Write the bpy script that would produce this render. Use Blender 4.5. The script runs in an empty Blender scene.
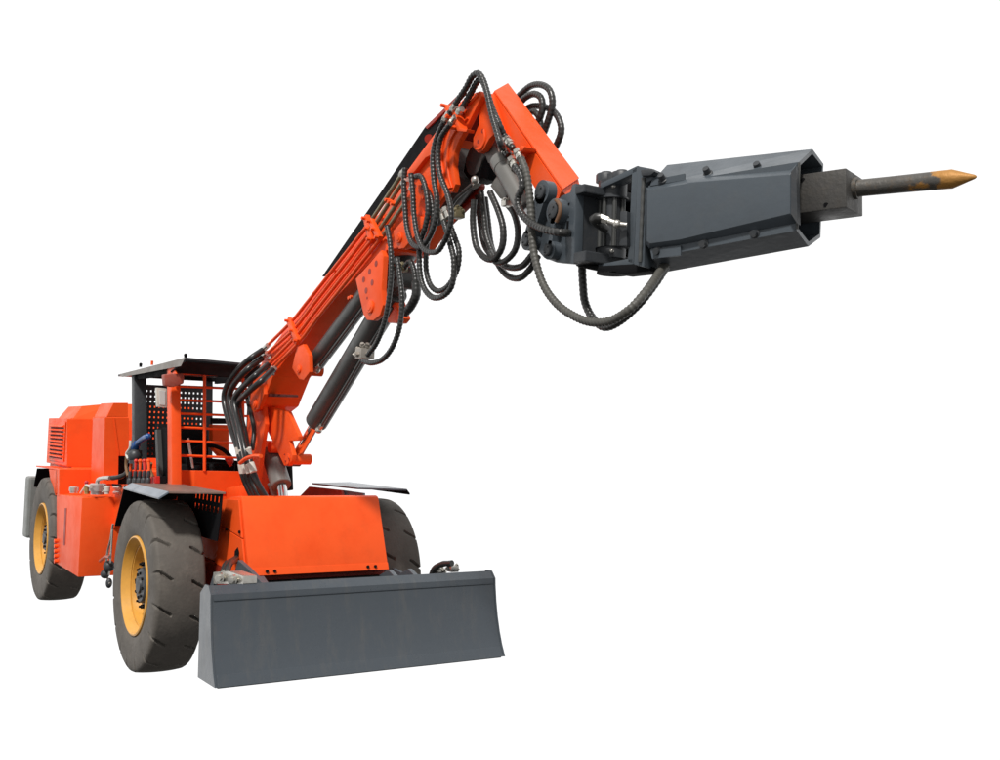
import bpy, bmesh, math, random
from mathutils import Vector, Matrix
random.seed(4)
S = bpy.context.scene
COL = S.collection

# ------------------------------------------------------------------ camera
CAM = Vector((7.7956, -3.0662, 1.7529)); YAW, PITCH, ROLL, F = 2.555683, 0.057062, 0.029375, 1042.378
_fw = Vector((math.cos(PITCH)*math.cos(YAW), math.cos(PITCH)*math.sin(YAW), math.sin(PITCH)))
_rt = Vector((math.sin(YAW), -math.cos(YAW), 0)); _up = _rt.cross(_fw)
_c, _s = math.cos(ROLL), math.sin(ROLL)
RT = _c*_rt + _s*_up; UP = -_s*_rt + _c*_up
cd = bpy.data.cameras.new('camera'); cam = bpy.data.objects.new('camera', cd); COL.objects.link(cam)
m = Matrix((RT, UP, -_fw)).transposed().to_4x4(); m.translation = CAM; cam.matrix_world = m
cd.sensor_width = 36; cd.lens = 36*F/1000; cd.clip_end = 500; cd.clip_start = .1
S.camera = cam

# ------------------------------------------------------------------ light
FRONT = .46
w = bpy.data.worlds.new('World'); S.world = w; w.use_nodes = True
nt = w.node_tree; N = nt.nodes; N.clear()
tc = N.new('ShaderNodeTexCoord'); sx = N.new('ShaderNodeSeparateXYZ'); mr = N.new('ShaderNodeValToRGB')
ad = N.new('ShaderNodeMath'); ad.operation = 'MULTIPLY_ADD'; ad.inputs[1].default_value = .5; ad.inputs[2].default_value = .5
bg = N.new('ShaderNodeBackground'); ou = N.new('ShaderNodeOutputWorld')
nt.links.new(tc.outputs['Generated'], sx.inputs[0]); nt.links.new(sx.outputs['Z'], ad.inputs[0]); nt.links.new(ad.outputs[0], mr.inputs[0])
# world stays white behind the machine, dimmed on the camera side to cut fill
dp = N.new('ShaderNodeVectorMath'); dp.operation = 'DOT_PRODUCT'; dp.inputs[1].default_value = (-.833, .553, 0); nt.links.new(tc.outputs['Generated'], dp.inputs[0])
az = N.new('ShaderNodeMapRange'); az.inputs[1].default_value = -.1; az.inputs[2].default_value = .35; az.inputs[3].default_value = FRONT; az.inputs[4].default_value = 1.0; nt.links.new(dp.outputs['Value'], az.inputs[0])
mm_ = N.new('ShaderNodeMix'); mm_.data_type = 'RGBA'; mm_.blend_type = 'MULTIPLY'; mm_.inputs[0].default_value = 1
nt.links.new(mr.outputs[0], mm_.inputs[6]); nt.links.new(az.outputs[0], mm_.inputs[7])
nt.links.new(mm_.outputs[2], bg.inputs[0]); nt.links.new(bg.outputs[0], ou.inputs[0])
e = mr.color_ramp.elements
e[0].position = .23; e[0].color = (.07, .065, .06, 1)      # world darkened below the view so undersides fall dark; no ground there
e[1].position = .32; e[1].color = (1, 1, 1, 1)
bg.inputs[1].default_value = 1.0
sd = bpy.data.lights.new('sun', 'SUN'); sun = bpy.data.objects.new('sun', sd); COL.objects.link(sun)
sd.energy = 3.3; sd.angle = math.radians(6); sd.color = (1, .97, .93)
sun.rotation_euler = Vector((.50, -.62, 1.0)).to_track_quat('Z', 'Y').to_euler()
S.view_settings.view_transform = 'Standard'; S.view_settings.look = 'None'
S.view_settings.exposure = .15; S.view_settings.gamma = 1
S.render.resolution_x = 1024; S.render.resolution_y = 778

# ------------------------------------------------------------------ photo point -> point on a real plane of the machine
def ray(px, py): return _fw + RT*((px-500)/F) - UP*((py-380)/F)
def uy(px, py, Y=0.): d = ray(px, py); return CAM + d*((Y-CAM.y)/d.y)
def ux(px, py, X=0.): d = ray(px, py); return CAM + d*((X-CAM.x)/d.x)
def up_(px, py, P0, n): d = ray(px, py); return CAM + d*((P0-CAM).dot(n)/d.dot(n))

# ------------------------------------------------------------------ materials
def mat(name, col, rough=.5, metal=0., coat=0., var=.12, dirt=0., dirtcol=(.18, .13, .09), scale=6., bump=.0, spec=.5, col2=None, bscale=60., stretch=(1, 1, 1)):
    M = bpy.data.materials.new(name); M.use_nodes = True; n = M.node_tree.nodes; l = M.node_tree.links
    b = n['Principled BSDF']; b.inputs['Metallic'].default_value = metal
    b.inputs['Coat Weight'].default_value = coat; b.inputs['Coat Roughness'].default_value = .12
    b.inputs['Specular IOR Level'].default_value = spec
    t = n.new('ShaderNodeTexCoord'); a = n.new('ShaderNodeTexNoise'); a.inputs['Scale'].default_value = scale; a.inputs['Detail'].default_value = 8; a.inputs['Roughness'].default_value = .65
    l.new(t.outputs['Object'], a.inputs['Vector'])
    r = n.new('ShaderNodeMapRange'); r.inputs[1].default_value = .3; r.inputs[2].default_value = .7
    r.inputs[3].default_value = max(0, rough-var); r.inputs[4].default_value = rough+var
    l.new(a.outputs[0], r.inputs[0]); l.new(r.outputs[0], b.inputs['Roughness'])
    mx = n.new('ShaderNodeMix'); mx.data_type = 'RGBA'
    c2 = col2 or tuple(c*(1-.22) for c in col)
    mx.inputs[6].default_value = (*col, 1); mx.inputs[7].default_value = (*c2, 1)
    r0 = n.new('ShaderNodeMapRange'); r0.inputs[1].default_value = .45; r0.inputs[2].default_value = .75; l.new(a.outputs[0], r0.inputs[0])
    l.new(r0.outputs[0], mx.inputs[0]); last = mx.outputs[2]
    if dirt > 0:
        a2 = n.new('ShaderNodeTexNoise'); a2.inputs['Scale'].default_value = scale*2.7; a2.inputs['Detail'].default_value = 10; a2.inputs['Roughness'].default_value = .75
        mp = n.new('ShaderNodeMapping'); mp.inputs['Location'].default_value = (3.1, 5.7, 1.3); mp.inputs['Scale'].default_value = stretch; l.new(t.outputs['Object'], mp.inputs[0]); l.new(mp.outputs[0], a2.inputs['Vector'])
        r2 = n.new('ShaderNodeMapRange'); r2.inputs[1].default_value = .5; r2.inputs[2].default_value = .8; r2.inputs[4].default_value = dirt
        l.new(a2.outputs[0], r2.inputs[0])
        m2 = n.new('ShaderNodeMix'); m2.data_type = 'RGBA'; l.new(r2.outputs[0], m2.inputs[0]); l.new(last, m2.inputs[6]); m2.inputs[7].default_value = (*dirtcol, 1); last = m2.outputs[2]
    l.new(last, b.inputs['Base Color'])
    if bump > 0:
        a3 = n.new('ShaderNodeTexNoise'); a3.inputs['Scale'].default_value = bscale; a3.inputs['Detail'].default_value = 5; l.new(t.outputs['Object'], a3.inputs['Vector'])
        bp = n.new('ShaderNodeBump'); bp.inputs['Strength'].default_value = bump; bp.inputs['Distance'].default_value = .01
        l.new(a3.outputs[0], bp.inputs['Height']); l.new(bp.outputs[0], b.inputs['Normal'])
    return M
ORANGE = mat('orange paint', (.87, .094, .014), .46, coat=.0, spec=.22, col2=(.80, .070, .006), dirt=.2, dirtcol=(.35, .06, .02), scale=3, bump=.05, bscale=25)
DKRED = mat('dark red paint and orange shade', (.30, .02, .008), .55, dirt=.3)  # dark red parts; also shade painted into far orange plates
GREY = mat('slate grey paint', (.068, .082, .096), .42, coat=.05, spec=.4, dirt=.3, dirtcol=(.095, .095, .09), scale=4, bump=.12, bscale=30)
BLADE = mat('worn slate blade paint', (.054, .065, .077), .32, coat=.2, dirt=.45, dirtcol=(.12, .11, .095), scale=2.4, bump=.18, bscale=18, stretch=(1, 1.6, .3), col2=(.048, .059, .072))
DGREY = mat('dark grey paint', (.034, .038, .043), .5, dirt=.3, dirtcol=(.09, .08, .07), bump=.1)
CYL = mat('cylinder grey paint', (.06, .062, .06), .42, coat=.1, dirt=.25, dirtcol=(.10, .09, .08), scale=7)
CYL2 = mat('lighter cylinder grey paint', (.15, .145, .135), .4, dirt=.2, scale=7)
BLACK = mat('black paint', (.006, .006, .007), .8, spec=.12)
HOSE = mat('black rubber hose', (.026, .026, .025), .36, dirt=.4, dirtcol=(.07, .066, .06), scale=20)
HOSEB = mat('clean black hose', (.013, .013, .013), .34, dirt=.2, dirtcol=(.04, .038, .035), scale=20)
HOSEG = mat('dusty hose guard', (.07, .068, .06), .55, dirt=.5, dirtcol=(.14, .13, .10), scale=25)
TYRE = mat('dusty black rubber', (.108, .097, .085), .72, dirt=.75, dirtcol=(.165, .147, .126), scale=3.5, bump=.25, bscale=45, spec=.3)
YEL = mat('yellow rim paint', (.66, .33, .055), .42, dirt=.4, dirtcol=(.40, .19, .05), scale=8)
STEEL = mat('zinc plated steel', (.62, .60, .55), .32, metal=.85, dirt=.4, dirtcol=(.25, .22, .18), scale=30)
CHROME = mat('chromed rod', (.75, .75, .75), .12, metal=1.)
OLIVE = mat('olive grey pipe', (.22, .19, .11), .45, metal=.4, scale=20)
BLOCK = mat('dirty steel block', (.062, .059, .055), .55, metal=.3, dirt=.4, dirtcol=(.12, .10, .075), scale=9, bump=.2)
GLASS = mat('lamp lens', (.62, .66, .64), .2, coat=.5)
LAMPR = mat('weathered red lamp housing', (.34, .07, .045), .5, dirt=.5, dirtcol=(.25, .18, .15), scale=14)
BLUE = mat('blue plastic', (.01, .075, .26), .4)
GLAND = mat('pale plastic', (.6, .58, .52), .5, dirt=.3)
GFEND = mat('blue grey edge paint', (.15, .18, .22), .4, coat=.3, dirt=.3)
RFEND = mat('dusty red fender top', (.20, .12, .095), .45, dirt=.5, dirtcol=(.36, .31, .27), scale=5)
# chisel: worn steel with a bronze heat-tinted tip
CHIS = mat('worn chisel steel', (.10, .092, .082), .55, metal=.3, dirt=.5, dirtcol=(.28, .13, .03), scale=12, bump=.3)
def tip_mat(p0, d, a, c):
    M = mat('heat tinted chisel steel', (.085, .08, .072), .55, metal=.25, dirt=.5, dirtcol=(.24, .13, .04), scale=12, bump=.25); n = M.node_tree.nodes; l = M.node_tree.links
    b = n['Principled BSDF']; src = b.inputs['Base Color'].links[0].from_socket; t = n.new('ShaderNodeTexCoord')
    sb = n.new('ShaderNodeVectorMath'); sb.operation = 'SUBTRACT'; sb.inputs[1].default_value = p0; l.new(t.outputs['Object'], sb.inputs[0])
    dt = n.new('ShaderNodeVectorMath'); dt.operation = 'DOT_PRODUCT'; dt.inputs[1].default_value = d; l.new(sb.outputs[0], dt.inputs[0])
    nz = n.new('ShaderNodeTexNoise'); nz.inputs['Scale'].default_value = 14; nz.inputs['Detail'].default_value = 8; l.new(t.outputs['Object'], nz.inputs['Vector'])
    ma = n.new('ShaderNodeMath'); ma.operation = 'MULTIPLY_ADD'; ma.inputs[1].default_value = .8; l.new(nz.outputs[0], ma.inputs[0]); l.new(dt.outputs['Value'], ma.inputs[2])
    r = n.new('ShaderNodeMapRange'); r.inputs[1].default_value = a+.42; r.inputs[2].default_value = c+.40; l.new(ma.outputs[0], r.inputs[0])
    mx = n.new('ShaderNodeMix'); mx.data_type = 'RGBA'; l.new(r.outputs[0], mx.inputs[0]); l.new(src, mx.inputs[6]); mx.inputs[7].default_value = (.40, .19, .04, 1)
    l.new(mx.outputs[2], b.inputs['Base Color']); return M

# ------------------------------------------------------------------ mesh helpers
KEEP = {'louvre_gaps', 'wheel', 'tyre', 'guard_grille', 'perforated_screen', 'front_chassis', 'axle'}
def islands(bm):
    seen = set(); out = []
    bm.verts.index_update()
    for v in bm.verts:
        if v in seen: continue
        st = [v]; seen.add(v); isl = []
        while st:
            x = st.pop(); isl.append(x)
            for ed in x.link_edges:
                y = ed.other_vert(x)
                if y not in seen: seen.add(y); st.append(y)
        out.append(isl)
    bb = [([min(v.co[i] for v in q)-.004 for i in range(3)], [max(v.co[i] for v in q)+.004 for i in range(3)]) for q in out]
    g = list(range(len(out)))
    def find(i):
        while g[i] != i: i = g[i]
        return i
    for i in range(len(out)):
        for j in range(i):
            if all(bb[i][0][k] < bb[j][1][k] and bb[j][0][k] < bb[i][1][k] for k in range(3)): g[find(i)] = find(j)
    D = {}
    for i, q in enumerate(out): D.setdefault(find(i), []).extend(q)
    return sorted(D.values(), key=len, reverse=True)
def build(name, bm, material, parent, smooth=None):
    """one mesh object; pieces that stand apart from each other become objects of their own with the same name"""
    if name not in KEEP:
        isl = islands(bm)
        if len(isl) > 1:
            first = None
            for q in isl:
                keep = set(q); c = bm.copy(); bm.verts.index_update(); ids = {v.index for v in q}; c.verts.ensure_lookup_table(); c.verts.index_update()
                bmesh.ops.delete(c, geom=[v for v in c.verts if v.index not in ids], context='VERTS')
                o = build1(name, c, material, parent, smooth); first = first or o
            bm.free(); return first
    return build1(name, bm, material, parent, smooth)
def build1(name, bm, material, parent, smooth=None):
    me = bpy.data.meshes.new(name); bmesh.ops.recalc_face_normals(bm, faces=bm.faces)
    if smooth is not None:
        for f in bm.faces: f.smooth = True
        for ed in bm.edges:
            if len(ed.link_faces) == 2 and ed.calc_face_angle(0) > math.radians(smooth): ed.smooth = False
    bm.to_mesh(me); bm.free(); me.materials.append(material)
    o = bpy.data.objects.new(name, me); COL.objects.link(o)
    if parent: o.parent = parent
    return o
def merge(dst, src):
    me = bpy.data.meshes.new('tmp'); src.to_mesh(me); src.free(); dst.from_mesh(me); bpy.data.meshes.remove(me)
def bev(b, wd):
    if wd > 0:
        bmesh.ops.recalc_face_normals(b, faces=b.faces)
        bmesh.ops.bevel(b, geom=[x for x in b.edges if x.calc_face_angle(0) > .3], offset=wd, segments=2, affect='EDGES', profile=.6, clamp_overlap=True)
def loft(bm, A, B, bv=.004):
    b = bmesh.new(); a = [b.verts.new(p) for p in A]; c = [b.verts.new(p) for p in B]; n = len(A)
    b.faces.new(a); b.faces.new(list(reversed(c)))
    for i in range(n): b.faces.new((a[i], c[i], c[(i+1) % n], a[(i+1) % n]))
    bev(b, bv); merge(bm, b)
def slab(bm, pts, vec, bv=.004): loft(bm, pts, [p+Vector(vec) for p in pts], bv)
def prism(bm, px, Y0, Y1, bv=.004): slab(bm, [uy(x, y, Y0) for x, y in px], (0, Y1-Y0, 0), bv)
def prismX(bm, px, X0, X1, bv=.004): slab(bm, [ux(x, y, X0) for x, y in px], (X1-X0, 0, 0), bv)
def box(bm, lo, hi, bv=.004):
    x0, y0, z0 = lo; x1, y1, z1 = hi
    slab(bm, [Vector(q) for q in ((x0, y0, z0), (x1, y0, z0), (x1, y1, z0), (x0, y1, z0))], (0, 0, z1-z0), bv)
def frame(d):
    d = d.normalized(); a = Vector((0, 0, 1)) if abs(d.z) < .9 else Vector((1, 0, 0)); u = d.cross(a).normalized(); return u, d.cross(u)
def cyl(bm, p0, p1, r0, r1=None, n=24, cap=True):
    p0 = Vector(p0); p1 = Vector(p1); r1 = r0 if r1 is None else r1; u, v = frame(p1-p0); b = bmesh.new()
    A = [b.verts.new(p0+(u*math.cos(2*math.pi*i/n)+v*math.sin(2*math.pi*i/n))*r0) for i in range(n)]
    B = [b.verts.new(p1+(u*math.cos(2*math.pi*i/n)+v*math.sin(2*math.pi*i/n))*r1) for i in range(n)]
    for i in range(n): b.faces.new((A[i], A[(i+1) % n], B[(i+1) % n], B[i]))
    if cap: b.faces.new(A); b.faces.new(B)
    merge(bm, b)
def stack(bm, p0, p1, prof, n=28):
    """lathe along p0->p1; prof = [(t, r)...], t in metres from p0 when >=0, from p1 when given as ('e', t)"""
    p0 = Vector(p0); p1 = Vector(p1); L = (p1-p0).length; d = (p1-p0)/L; u, v = frame(d); b = bmesh.new(); rings = []
    for t, r in prof:
        t = L+t[1] if isinstance(t, tuple) else t
        rings.append([b.verts.new(p0+d*t+(u*math.cos(2*math.pi*i/n)+v*math.sin(2*math.pi*i/n))*r) for i in range(n)])
    for A, B in zip(rings, rings[1:]):
        for i in range(n): b.faces.new((A[i], A[(i+1) % n], B[(i+1) % n], B[i]))
    b.faces.new(rings[0]); b.faces.new(rings[-1]); merge(bm, b)
def spline(P, step=.02):
    P = [Vector(p) for p in P]; Q = [P[0]*2-P[1]]+P+[P[-1]*2-P[-2]]; out = []
    for i in range(1, len(Q)-2):
        a, b, c, d = Q[i-1:i+3]; n = max(2, int((c-b).length/step))
        for k in range(n):
            t = k/n; out.append(.5*((2*b)+(c-a)*t+(2*a-5*b+4*c-d)*t*t+(3*b-a-3*c+d)*t**3))
    out.append(P[-1]); return out
def tube(bm, pts, r, n=10, rib=0., step=.02, raw=False):
    P = pts if raw else spline(pts, step); b = bmesh.new(); rings = []; u = None
    for i, p in enumerate(P):
        d = (P[min(i+1, len(P)-1)]-P[max(i-1, 0)])
        if d.length < 1e-7: continue
        d.normalize()
        if u is None: u, v = frame(d)
        else: u = (u-d*u.dot(d)).normalized(); v = d.cross(u)
        rr = r*(1-rib*(0, .55, 1, .55)[i % 4]); rings.append([b.verts.new(p+(u*math.cos(2*math.pi*k/n)+v*math.sin(2*math.pi*k/n))*rr) for k in range(n)])
    for A, B in zip(rings, rings[1:]):
        for k in range(n): b.faces.new((A[k], A[(k+1) % n], B[(k+1) % n], B[k]))
    b.faces.new(rings[0]); b.faces.new(rings[-1]); merge(bm, b)
def ball(bm, c, r, s=(1, 1, 1)):
    b = bmesh.new(); bmesh.ops.create_uvsphere(b, u_segments=16, v_segments=10, radius=r); bmesh.ops.scale(b, vec=s, verts=b.verts); bmesh.ops.translate(b, vec=c, verts=b.verts); merge(bm, b)
def one(name, fn, material, parent, smooth=None, **k):
    b = bmesh.new(); fn(b, **k); return build(name, b, material, parent, smooth)
def Bm(): return bmesh.new()

# ------------------------------------------------------------------ the machine
root = bpy.data.objects.new('rock_breaker', None); COL.objects.link(root)
root['label'] = 'orange wheeled rock breaker with grey blade, open cab and long boom holding a grey hammer'
root['category'] = 'rock breaker'

# ---- wheels
R = .62; W = 1.0317; TW = .343
def tyre_mesh():
    # profile outer(-y) to inner(+y): (radius, y, tread?)
    prof = [(.352, -.150), (.37, -.163), (.42, -.172), (.48, -.176), (.535, -.176), (.568, -.174), (.590, -.170), (.604, -.162), (.610, -.150)]
    prof += [(.610+.010*(1-(abs(y)/.15)**2.2), y) for y in [-.142+.284*i/28 for i in range(29)]]
    prof += [(.610, .150), (.604, .162), (.590, .170), (.568, .174), (.48, .176), (.42, .172), (.37, .163), (.352, .150)]
    NS = 504; NP = 16; pitch = 2*math.pi/NP
    def dd(px, py, a, b):
        ax, ay = a; bx, by = b; L = (bx-ax)**2+(by-ay)**2; t = max(0, min(1, ((px-ax)*(bx-ax)+(py-ay)*(by-ay))/L)); return math.hypot(px-ax-t*(bx-ax), py-ay-t*(by-ay))
    b = bmesh.new(); rings = []
    for i in range(NS):
        th = 2*math.pi*i/NS; row = []
        for j, (r, y) in enumerate(prof):
            cut = 0
            if r > .55:
                for side in (-1, 1):
                    a = ((th/pitch + (0 if side < 0 else .5)) % 1.)*pitch; a = a-pitch if a > pitch/2 else a
                    s = a*R; yy = y*side*-1      # +yy towards this side's shoulder -> positive
                    yy = -y if side < 0 else y
                    D = min(dd(s, yy, (-.012, .18), (.0, .150)), dd(s, yy, (.0, .150), (.055 if side < 0 else -.05, .070)))
                    if yy > .05 and D < .0095: cut = max(cut, .028*(1-(D/.0095)**3))
            n = Vector((1, 0)) if abs(y) < .15 else Vector((.75, math.copysign(.5, y)))
            rr = r-cut*n.x; y2 = y-cut*n.y*.6
            # zero angle points up; th grows forwards
            row.append(b.verts.new((math.sin(th)*rr, y2, math.cos(th)*rr)))
        rings.append(row)
    for i in range(NS):
        A, B = rings[i], rings[(i+1) % NS]
        for j in range(len(prof)-1): b.faces.new((A[j], A[j+1], B[j+1], B[j]))
    return b
def lathe_y(b, prof, n=72, close=False):
    rings = [[b.verts.new((math.sin(2*math.pi*i/n)*r, y, math.cos(2*math.pi*i/n)*r)) for i in range(n)] for r, y in prof]
    for A, B in zip(rings, rings[1:]):
        for i in range(n): b.faces.new((A[i], A[(i+1) % n], B[(i+1) % n], B[i]))
def make_wheel():
    b = Bm()
    lathe_y(b, [(.36, -.140), (.356, -.168), (.345, -.172), (.338, -.166), (.332, -.150), (.318, -.140), (.310, -.120), (.300, -.112), (.304, -.108), (.292, -.104), (.286, -.07), (.278, -.045), (.25, -.040), (.20, -.052), (.05, -.055), (.001, -.055)])
    lathe_y(b, [(.36, .140), (.356, .168), (.345, .172), (.332, .150), (.30, .10), (.296, .03), (.001, .02)])
    wh = build('wheel', b, YEL, root, 35)
    ty = build('tyre', tyre_mesh(), TYRE, wh, 40)
    b = Bm(); lathe_y(b, [(.19, -.045), (.19, -.068), (.182, -.074), (.13, -.078), (.125, -.115), (.115, -.124), (.06, -.126), (.055, -.140), (.001, -.140)], 48)
    hb = build('hub', b, DGREY, wh, 30)
    b = Bm()
    for k in range(12):
        a = 2*math.pi*k/12; c = Vector((math.sin(a)*.158, -.072, math.cos(a)*.158)); cyl(b, c, c+Vector((0, -.032, 0)), .016, n=6); cyl(b, c, c+Vector((0, -.046, 0)), .009, n=8)
    for k in range(8):
        a = 2*math.pi*k/8; c = Vector((math.sin(a)*.088, -.118, math.cos(a)*.088)); cyl(b, c, c+Vector((0, -.016, 0)), .011, n=6)
    nb = build('wheel_nut', b, BLACK, wh)
    return wh
def dup(o, loc, rot):
    r = o.copy(); COL.objects.link(r); r.parent = root; r.location = loc; r.rotation_euler = rot
    for ch in list(o.children): c = ch.copy(); COL.objects.link(c); c.parent = r
    return r
wh = make_wheel(); wh.location = (0, -W+.176, R); wh.rotation_euler = (0, .12, 0)
dup(wh, (-3.595, -W+.176, R), (0, .3, 0)); dup(wh, (0, W-.176, R), (0, -.2, math.pi)); dup(wh, (-3.595, W-.176, R), (0, .5, math.pi))

# ---- blade
b = Bm(); prof = [(1.812, .272), (1.772, .345), (1.737, .43), (1.706, .53), (1.684, .63), (1.668, .735), (1.664, .785), (1.618, .832)]
back = [(x-.03, z+(.0 if i < 6 else -.03)) for i, (x, z) in enumerate(prof)]
poly = [Vector((x, -1.0, z)) for x, z in prof]+[Vector((x, -1.0, z)) for x, z in reversed(back)]
slab(b, poly, (0, 2.0, 0), 0)
box(b, (1.60, -.99, .262), (1.80, .99, .30), .003)
blade = build('blade', b, BLADE, root, 25)
b = Bm()
for y0 in (-1.012, 1.0):
    pl = [Vector((x+.004, y0, z)) for x, z in prof]+[Vector((x, y0, z)) for x, z in ((1.56, .832), (1.475, .77), (1.50, .27))]
    slab(b, pl, (0, .012, 0), 0)
build('end_plate', b, BLADE, blade)
b = Bm(); slab(b, [Vector((x+.006, -.99, z)) for x, z in ((1.810, .272), (1.773, .335), (1.765, .335), (1.80, .272))], (0, 1.98, 0), .001)
build('cutting_edge', b, BLADE, blade)
b = Bm(); slab(b, [Vector((x, -.99, z)) for x, z in ((1.668, .742), (1.672, .748), (1.672, .756), (1.664, .756))], (0, 1.98, 0), 0)
build('weld_ridge', b, BLADE, blade)
for sy in (-1, 1):
    for (y0, wd) in ((.66, .035), (.50, .035)):
        b = Bm(); pl = [Vector((x, sy*y0, z)) for x, z in ((.95, .74), (1.10, .80), (1.60, .62), (1.66, .50), (1.60, .34), (1.3, .34), (.92, .52))]
        slab(b, pl, (0, -sy*wd, 0), .004); build('push_arm', b, GREY, root)
    b = Bm(); cyl(b, (1.1, sy*.70, .66), (1.1, sy*.44, .66), .045); build('arm_pin', b, STEEL, root, 30)
# fittings on top of the blade
def fitting_cluster(name, c, s, parent, mt=STEEL, seed=1, n=9):
    rr = random.Random(seed); b = Bm(); c = Vector(c)
    box(b, c-Vector((.5, .5, .4))*s, c+Vector((.45, .5, .3))*s, s*.08)
    for k in range(n):
        d = Vector((rr.uniform(-1, 1), rr.uniform(-1, .6), rr.uniform(-.2, 1))).normalized(); p = c+d*s*.38
        cyl(b, p, p+d*s*rr.uniform(.2, .32), s*.20, n=6); cyl(b, p, p+d*s*rr.uniform(.3, .48), s*.13, n=12)
    return build(name, b, mt, parent, 30)

# silver pieces behind blade top, both ends
pL = uy(226, 578, -.80)
b = Bm(); slab(b, [uy(x, y, -.80) for x, y in ((213, 572), (229, 571), (243, 576), (243, 584), (213, 584))], (0, .09, 0), .008)
for q in ((222, 577), (235, 579)):
    p = uy(*q, -.80); cyl(b, p, p+Vector((.05, -.035, 0)), .03, n=12); cyl(b, p, p+Vector((.07, -.05, 0)), .018, n=6)
build('tilt_bracket', b, STEEL, root, 35)
b = Bm(); slab(b, [uy(x, y, -.74) for x, y in ((209, 588), (213, 575), (216, 575), (213, 588))], (0, .02, 0), .002)
slab(b, [uy(x, y, -.66) for x, y in ((238, 560), (246, 567), (262, 583), (230, 586))], (0, .03, 0), .003); build('arm_gusset', b, GREY, root)
b = Bm(); slab(b, [uy(x, y, .70) for x, y in ((392, 568), (412, 578), (404, 582), (386, 578))], (0, .03, 0), .003); build('arm_gusset', b, GREY, root)
fitting_cluster('tilt_fitting', uy(440, 571, .80), .075, root, STEEL, 5)
fitting_cluster('tilt_fitting', uy(453, 568, .82), .065, root, STEEL, 9, 7)
b = Bm()
tube(b, [uy(431, 577, .74), uy(434, 569, .74), uy(442, 564, .76), uy(452, 563, .78)], .022, rib=.1); build('tilt_hose', b, HOSE, root, 60)
b = Bm()
for dx in (0, 4):
    tube(b, [uy(237+dx*.4, 557-dx*.2, -.50), uy(233+dx*.5, 560, -.60), uy(226+dx, 564, -.72), uy(223+dx, 572, -.78)], .020, rib=.1)
build('tilt_hose', b, HOSE, root, 60)

# ---- front hood box and chassis
hb = .526
b = Bm(); F0 = [Vector((.984, 0, .80)), Vector((.794, 0, 1.27)), Vector((.775, 0, 1.297)), Vector((.74, 0, 1.306))]
poly = [Vector((x, -hb, z)) for x, z in ((.984, .80), (.797, 1.275), (.782, 1.30), (.752, 1.309), (.55, 1.29), (.1, 1.20), (-.2, 1.18), (-.2, .82), (.955, .785))]
slab(b, poly, (0, 2*hb, 0), .006); hood = build('front_hood', b, ORANGE, root, 30)
# lower lip and side cheek
b = Bm(); slab(b, [Vector((x, -hb-.002, z)) for x, z in ((.990, .787), (.972, .835), (.962, .832), (.975, .787))], (0, 2*hb+.004, 0), .002); build('hood_lip', b, ORANGE, hood)
b = Bm()
slab(b, [Vector((x, -hb-.016, z)) for x, z in ((.53, 1.272), (.765, 1.285), (.86, 1.03), (.42, 1.08))], (0, .014, 0), .003)
slab(b, [Vector((x, -hb-.016, z)) for x, z in ((.42, 1.072), (.862, 1.022), (.955, .795), (.955, .76), (.33, .80))], (0, .014, 0), .003)
build('side_plate', b, ORANGE, hood)
b = Bm()
for x, y in ((227, 529), (240, 532)):
    p = uy(x, y, -hb-.018); cyl(b, p, p+Vector((0, -.01, 0)), .011, n=10)
p = uy(237.5, 556, -hb-.018); slab(b, [p+Vector((dx, 0, dz)) for dx, dz in ((-.06, -.05), (.02, -.05), (.03, .03), (.0, .06), (-.05, .03))], (0, -.003, 0), .0)  # black patch painted for the dark opening in the cheek
for y in (-.40, -.345, .36, .42):
    cyl(b, (.982, y, .812), (.992, y, .814), .011, n=10)
build('hood_bolt_and_opening', b, BLACK, hood)
b = Bm(); box(b, (-1.0, -.54, .55), (.90, .54, .80), .01); box(b, (-1.0, -.52, .55), (.50, .52, 1.17), .01)
build('front_chassis', b, DKRED, root)
b = Bm(); box(b, (.5, -.50, .45), (1.02, .50, .74), .01); cyl(b, (.95, -.2, .70), (1.05, -.2, .66), .05); cyl(b, (.95, .15, .70), (1.06, .15, .66), .04)
build('front_crossmember', b, BLACK, root)
b = Bm(); cyl(b, (0, -.80, R), (0, .80, R), .13); cyl(b, (-3.595, -.80, R), (-3.595, .80, R), .13)
ball(b, (0, 0, R), .24); ball(b, (-3.595, 0, R), .24); build('axle', b, DGREY, root, 40)

# ---- fenders
def grid_panel(bm, O, u, v, nu, nv, hole, margin, th):
    """panel from corner O spanned by u,v with nu x nv rectangular holes; thickness vector th"""
    u = Vector(u); v = Vector(v); O = Vector(O); hu, hv = hole; mu0, mu1, mv0, mv1 = margin
    def cuts(n, h, m0, m1):
        c = [0.]; p = (1-m0-m1)/n
        for i in range(n): c += [m0+p*(i+.5-h/2), m0+p*(i+.5+h/2)]
        return c+[1.]
    cu, cv = cuts(nu, hu, mu0, mu1), cuts(nv, hv, mv0, mv1); b = bmesh.new()
    V = [[b.verts.new(O+u*a+v*c) for c in cv] for a in cu]
    for i in range(len(cu)-1):
        for j in range(len(cv)-1):
            if i % 2 == 1 and j % 2 == 1: continue
            b.faces.new((V[i][j], V[i+1][j], V[i+1][j+1], V[i][j+1]))
    g = bmesh.ops.extrude_face_region(b, geom=list(b.faces)); bmesh.ops.translate(b, vec=Vector(th), verts=[x for x in g['geom'] if isinstance(x, bmesh.types.BMVert)])
    merge(bm, b)
b = Bm()
A = [Vector(q) for q in ((-.33, -.985, 1.345), (.62, -.985, 1.335), (.72, -.62, 1.335), (-.30, -.60, 1.335))]
slab(b, A, (0, 0, -.014), .002); fen = build('front_fender', b, RFEND, root)
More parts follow.
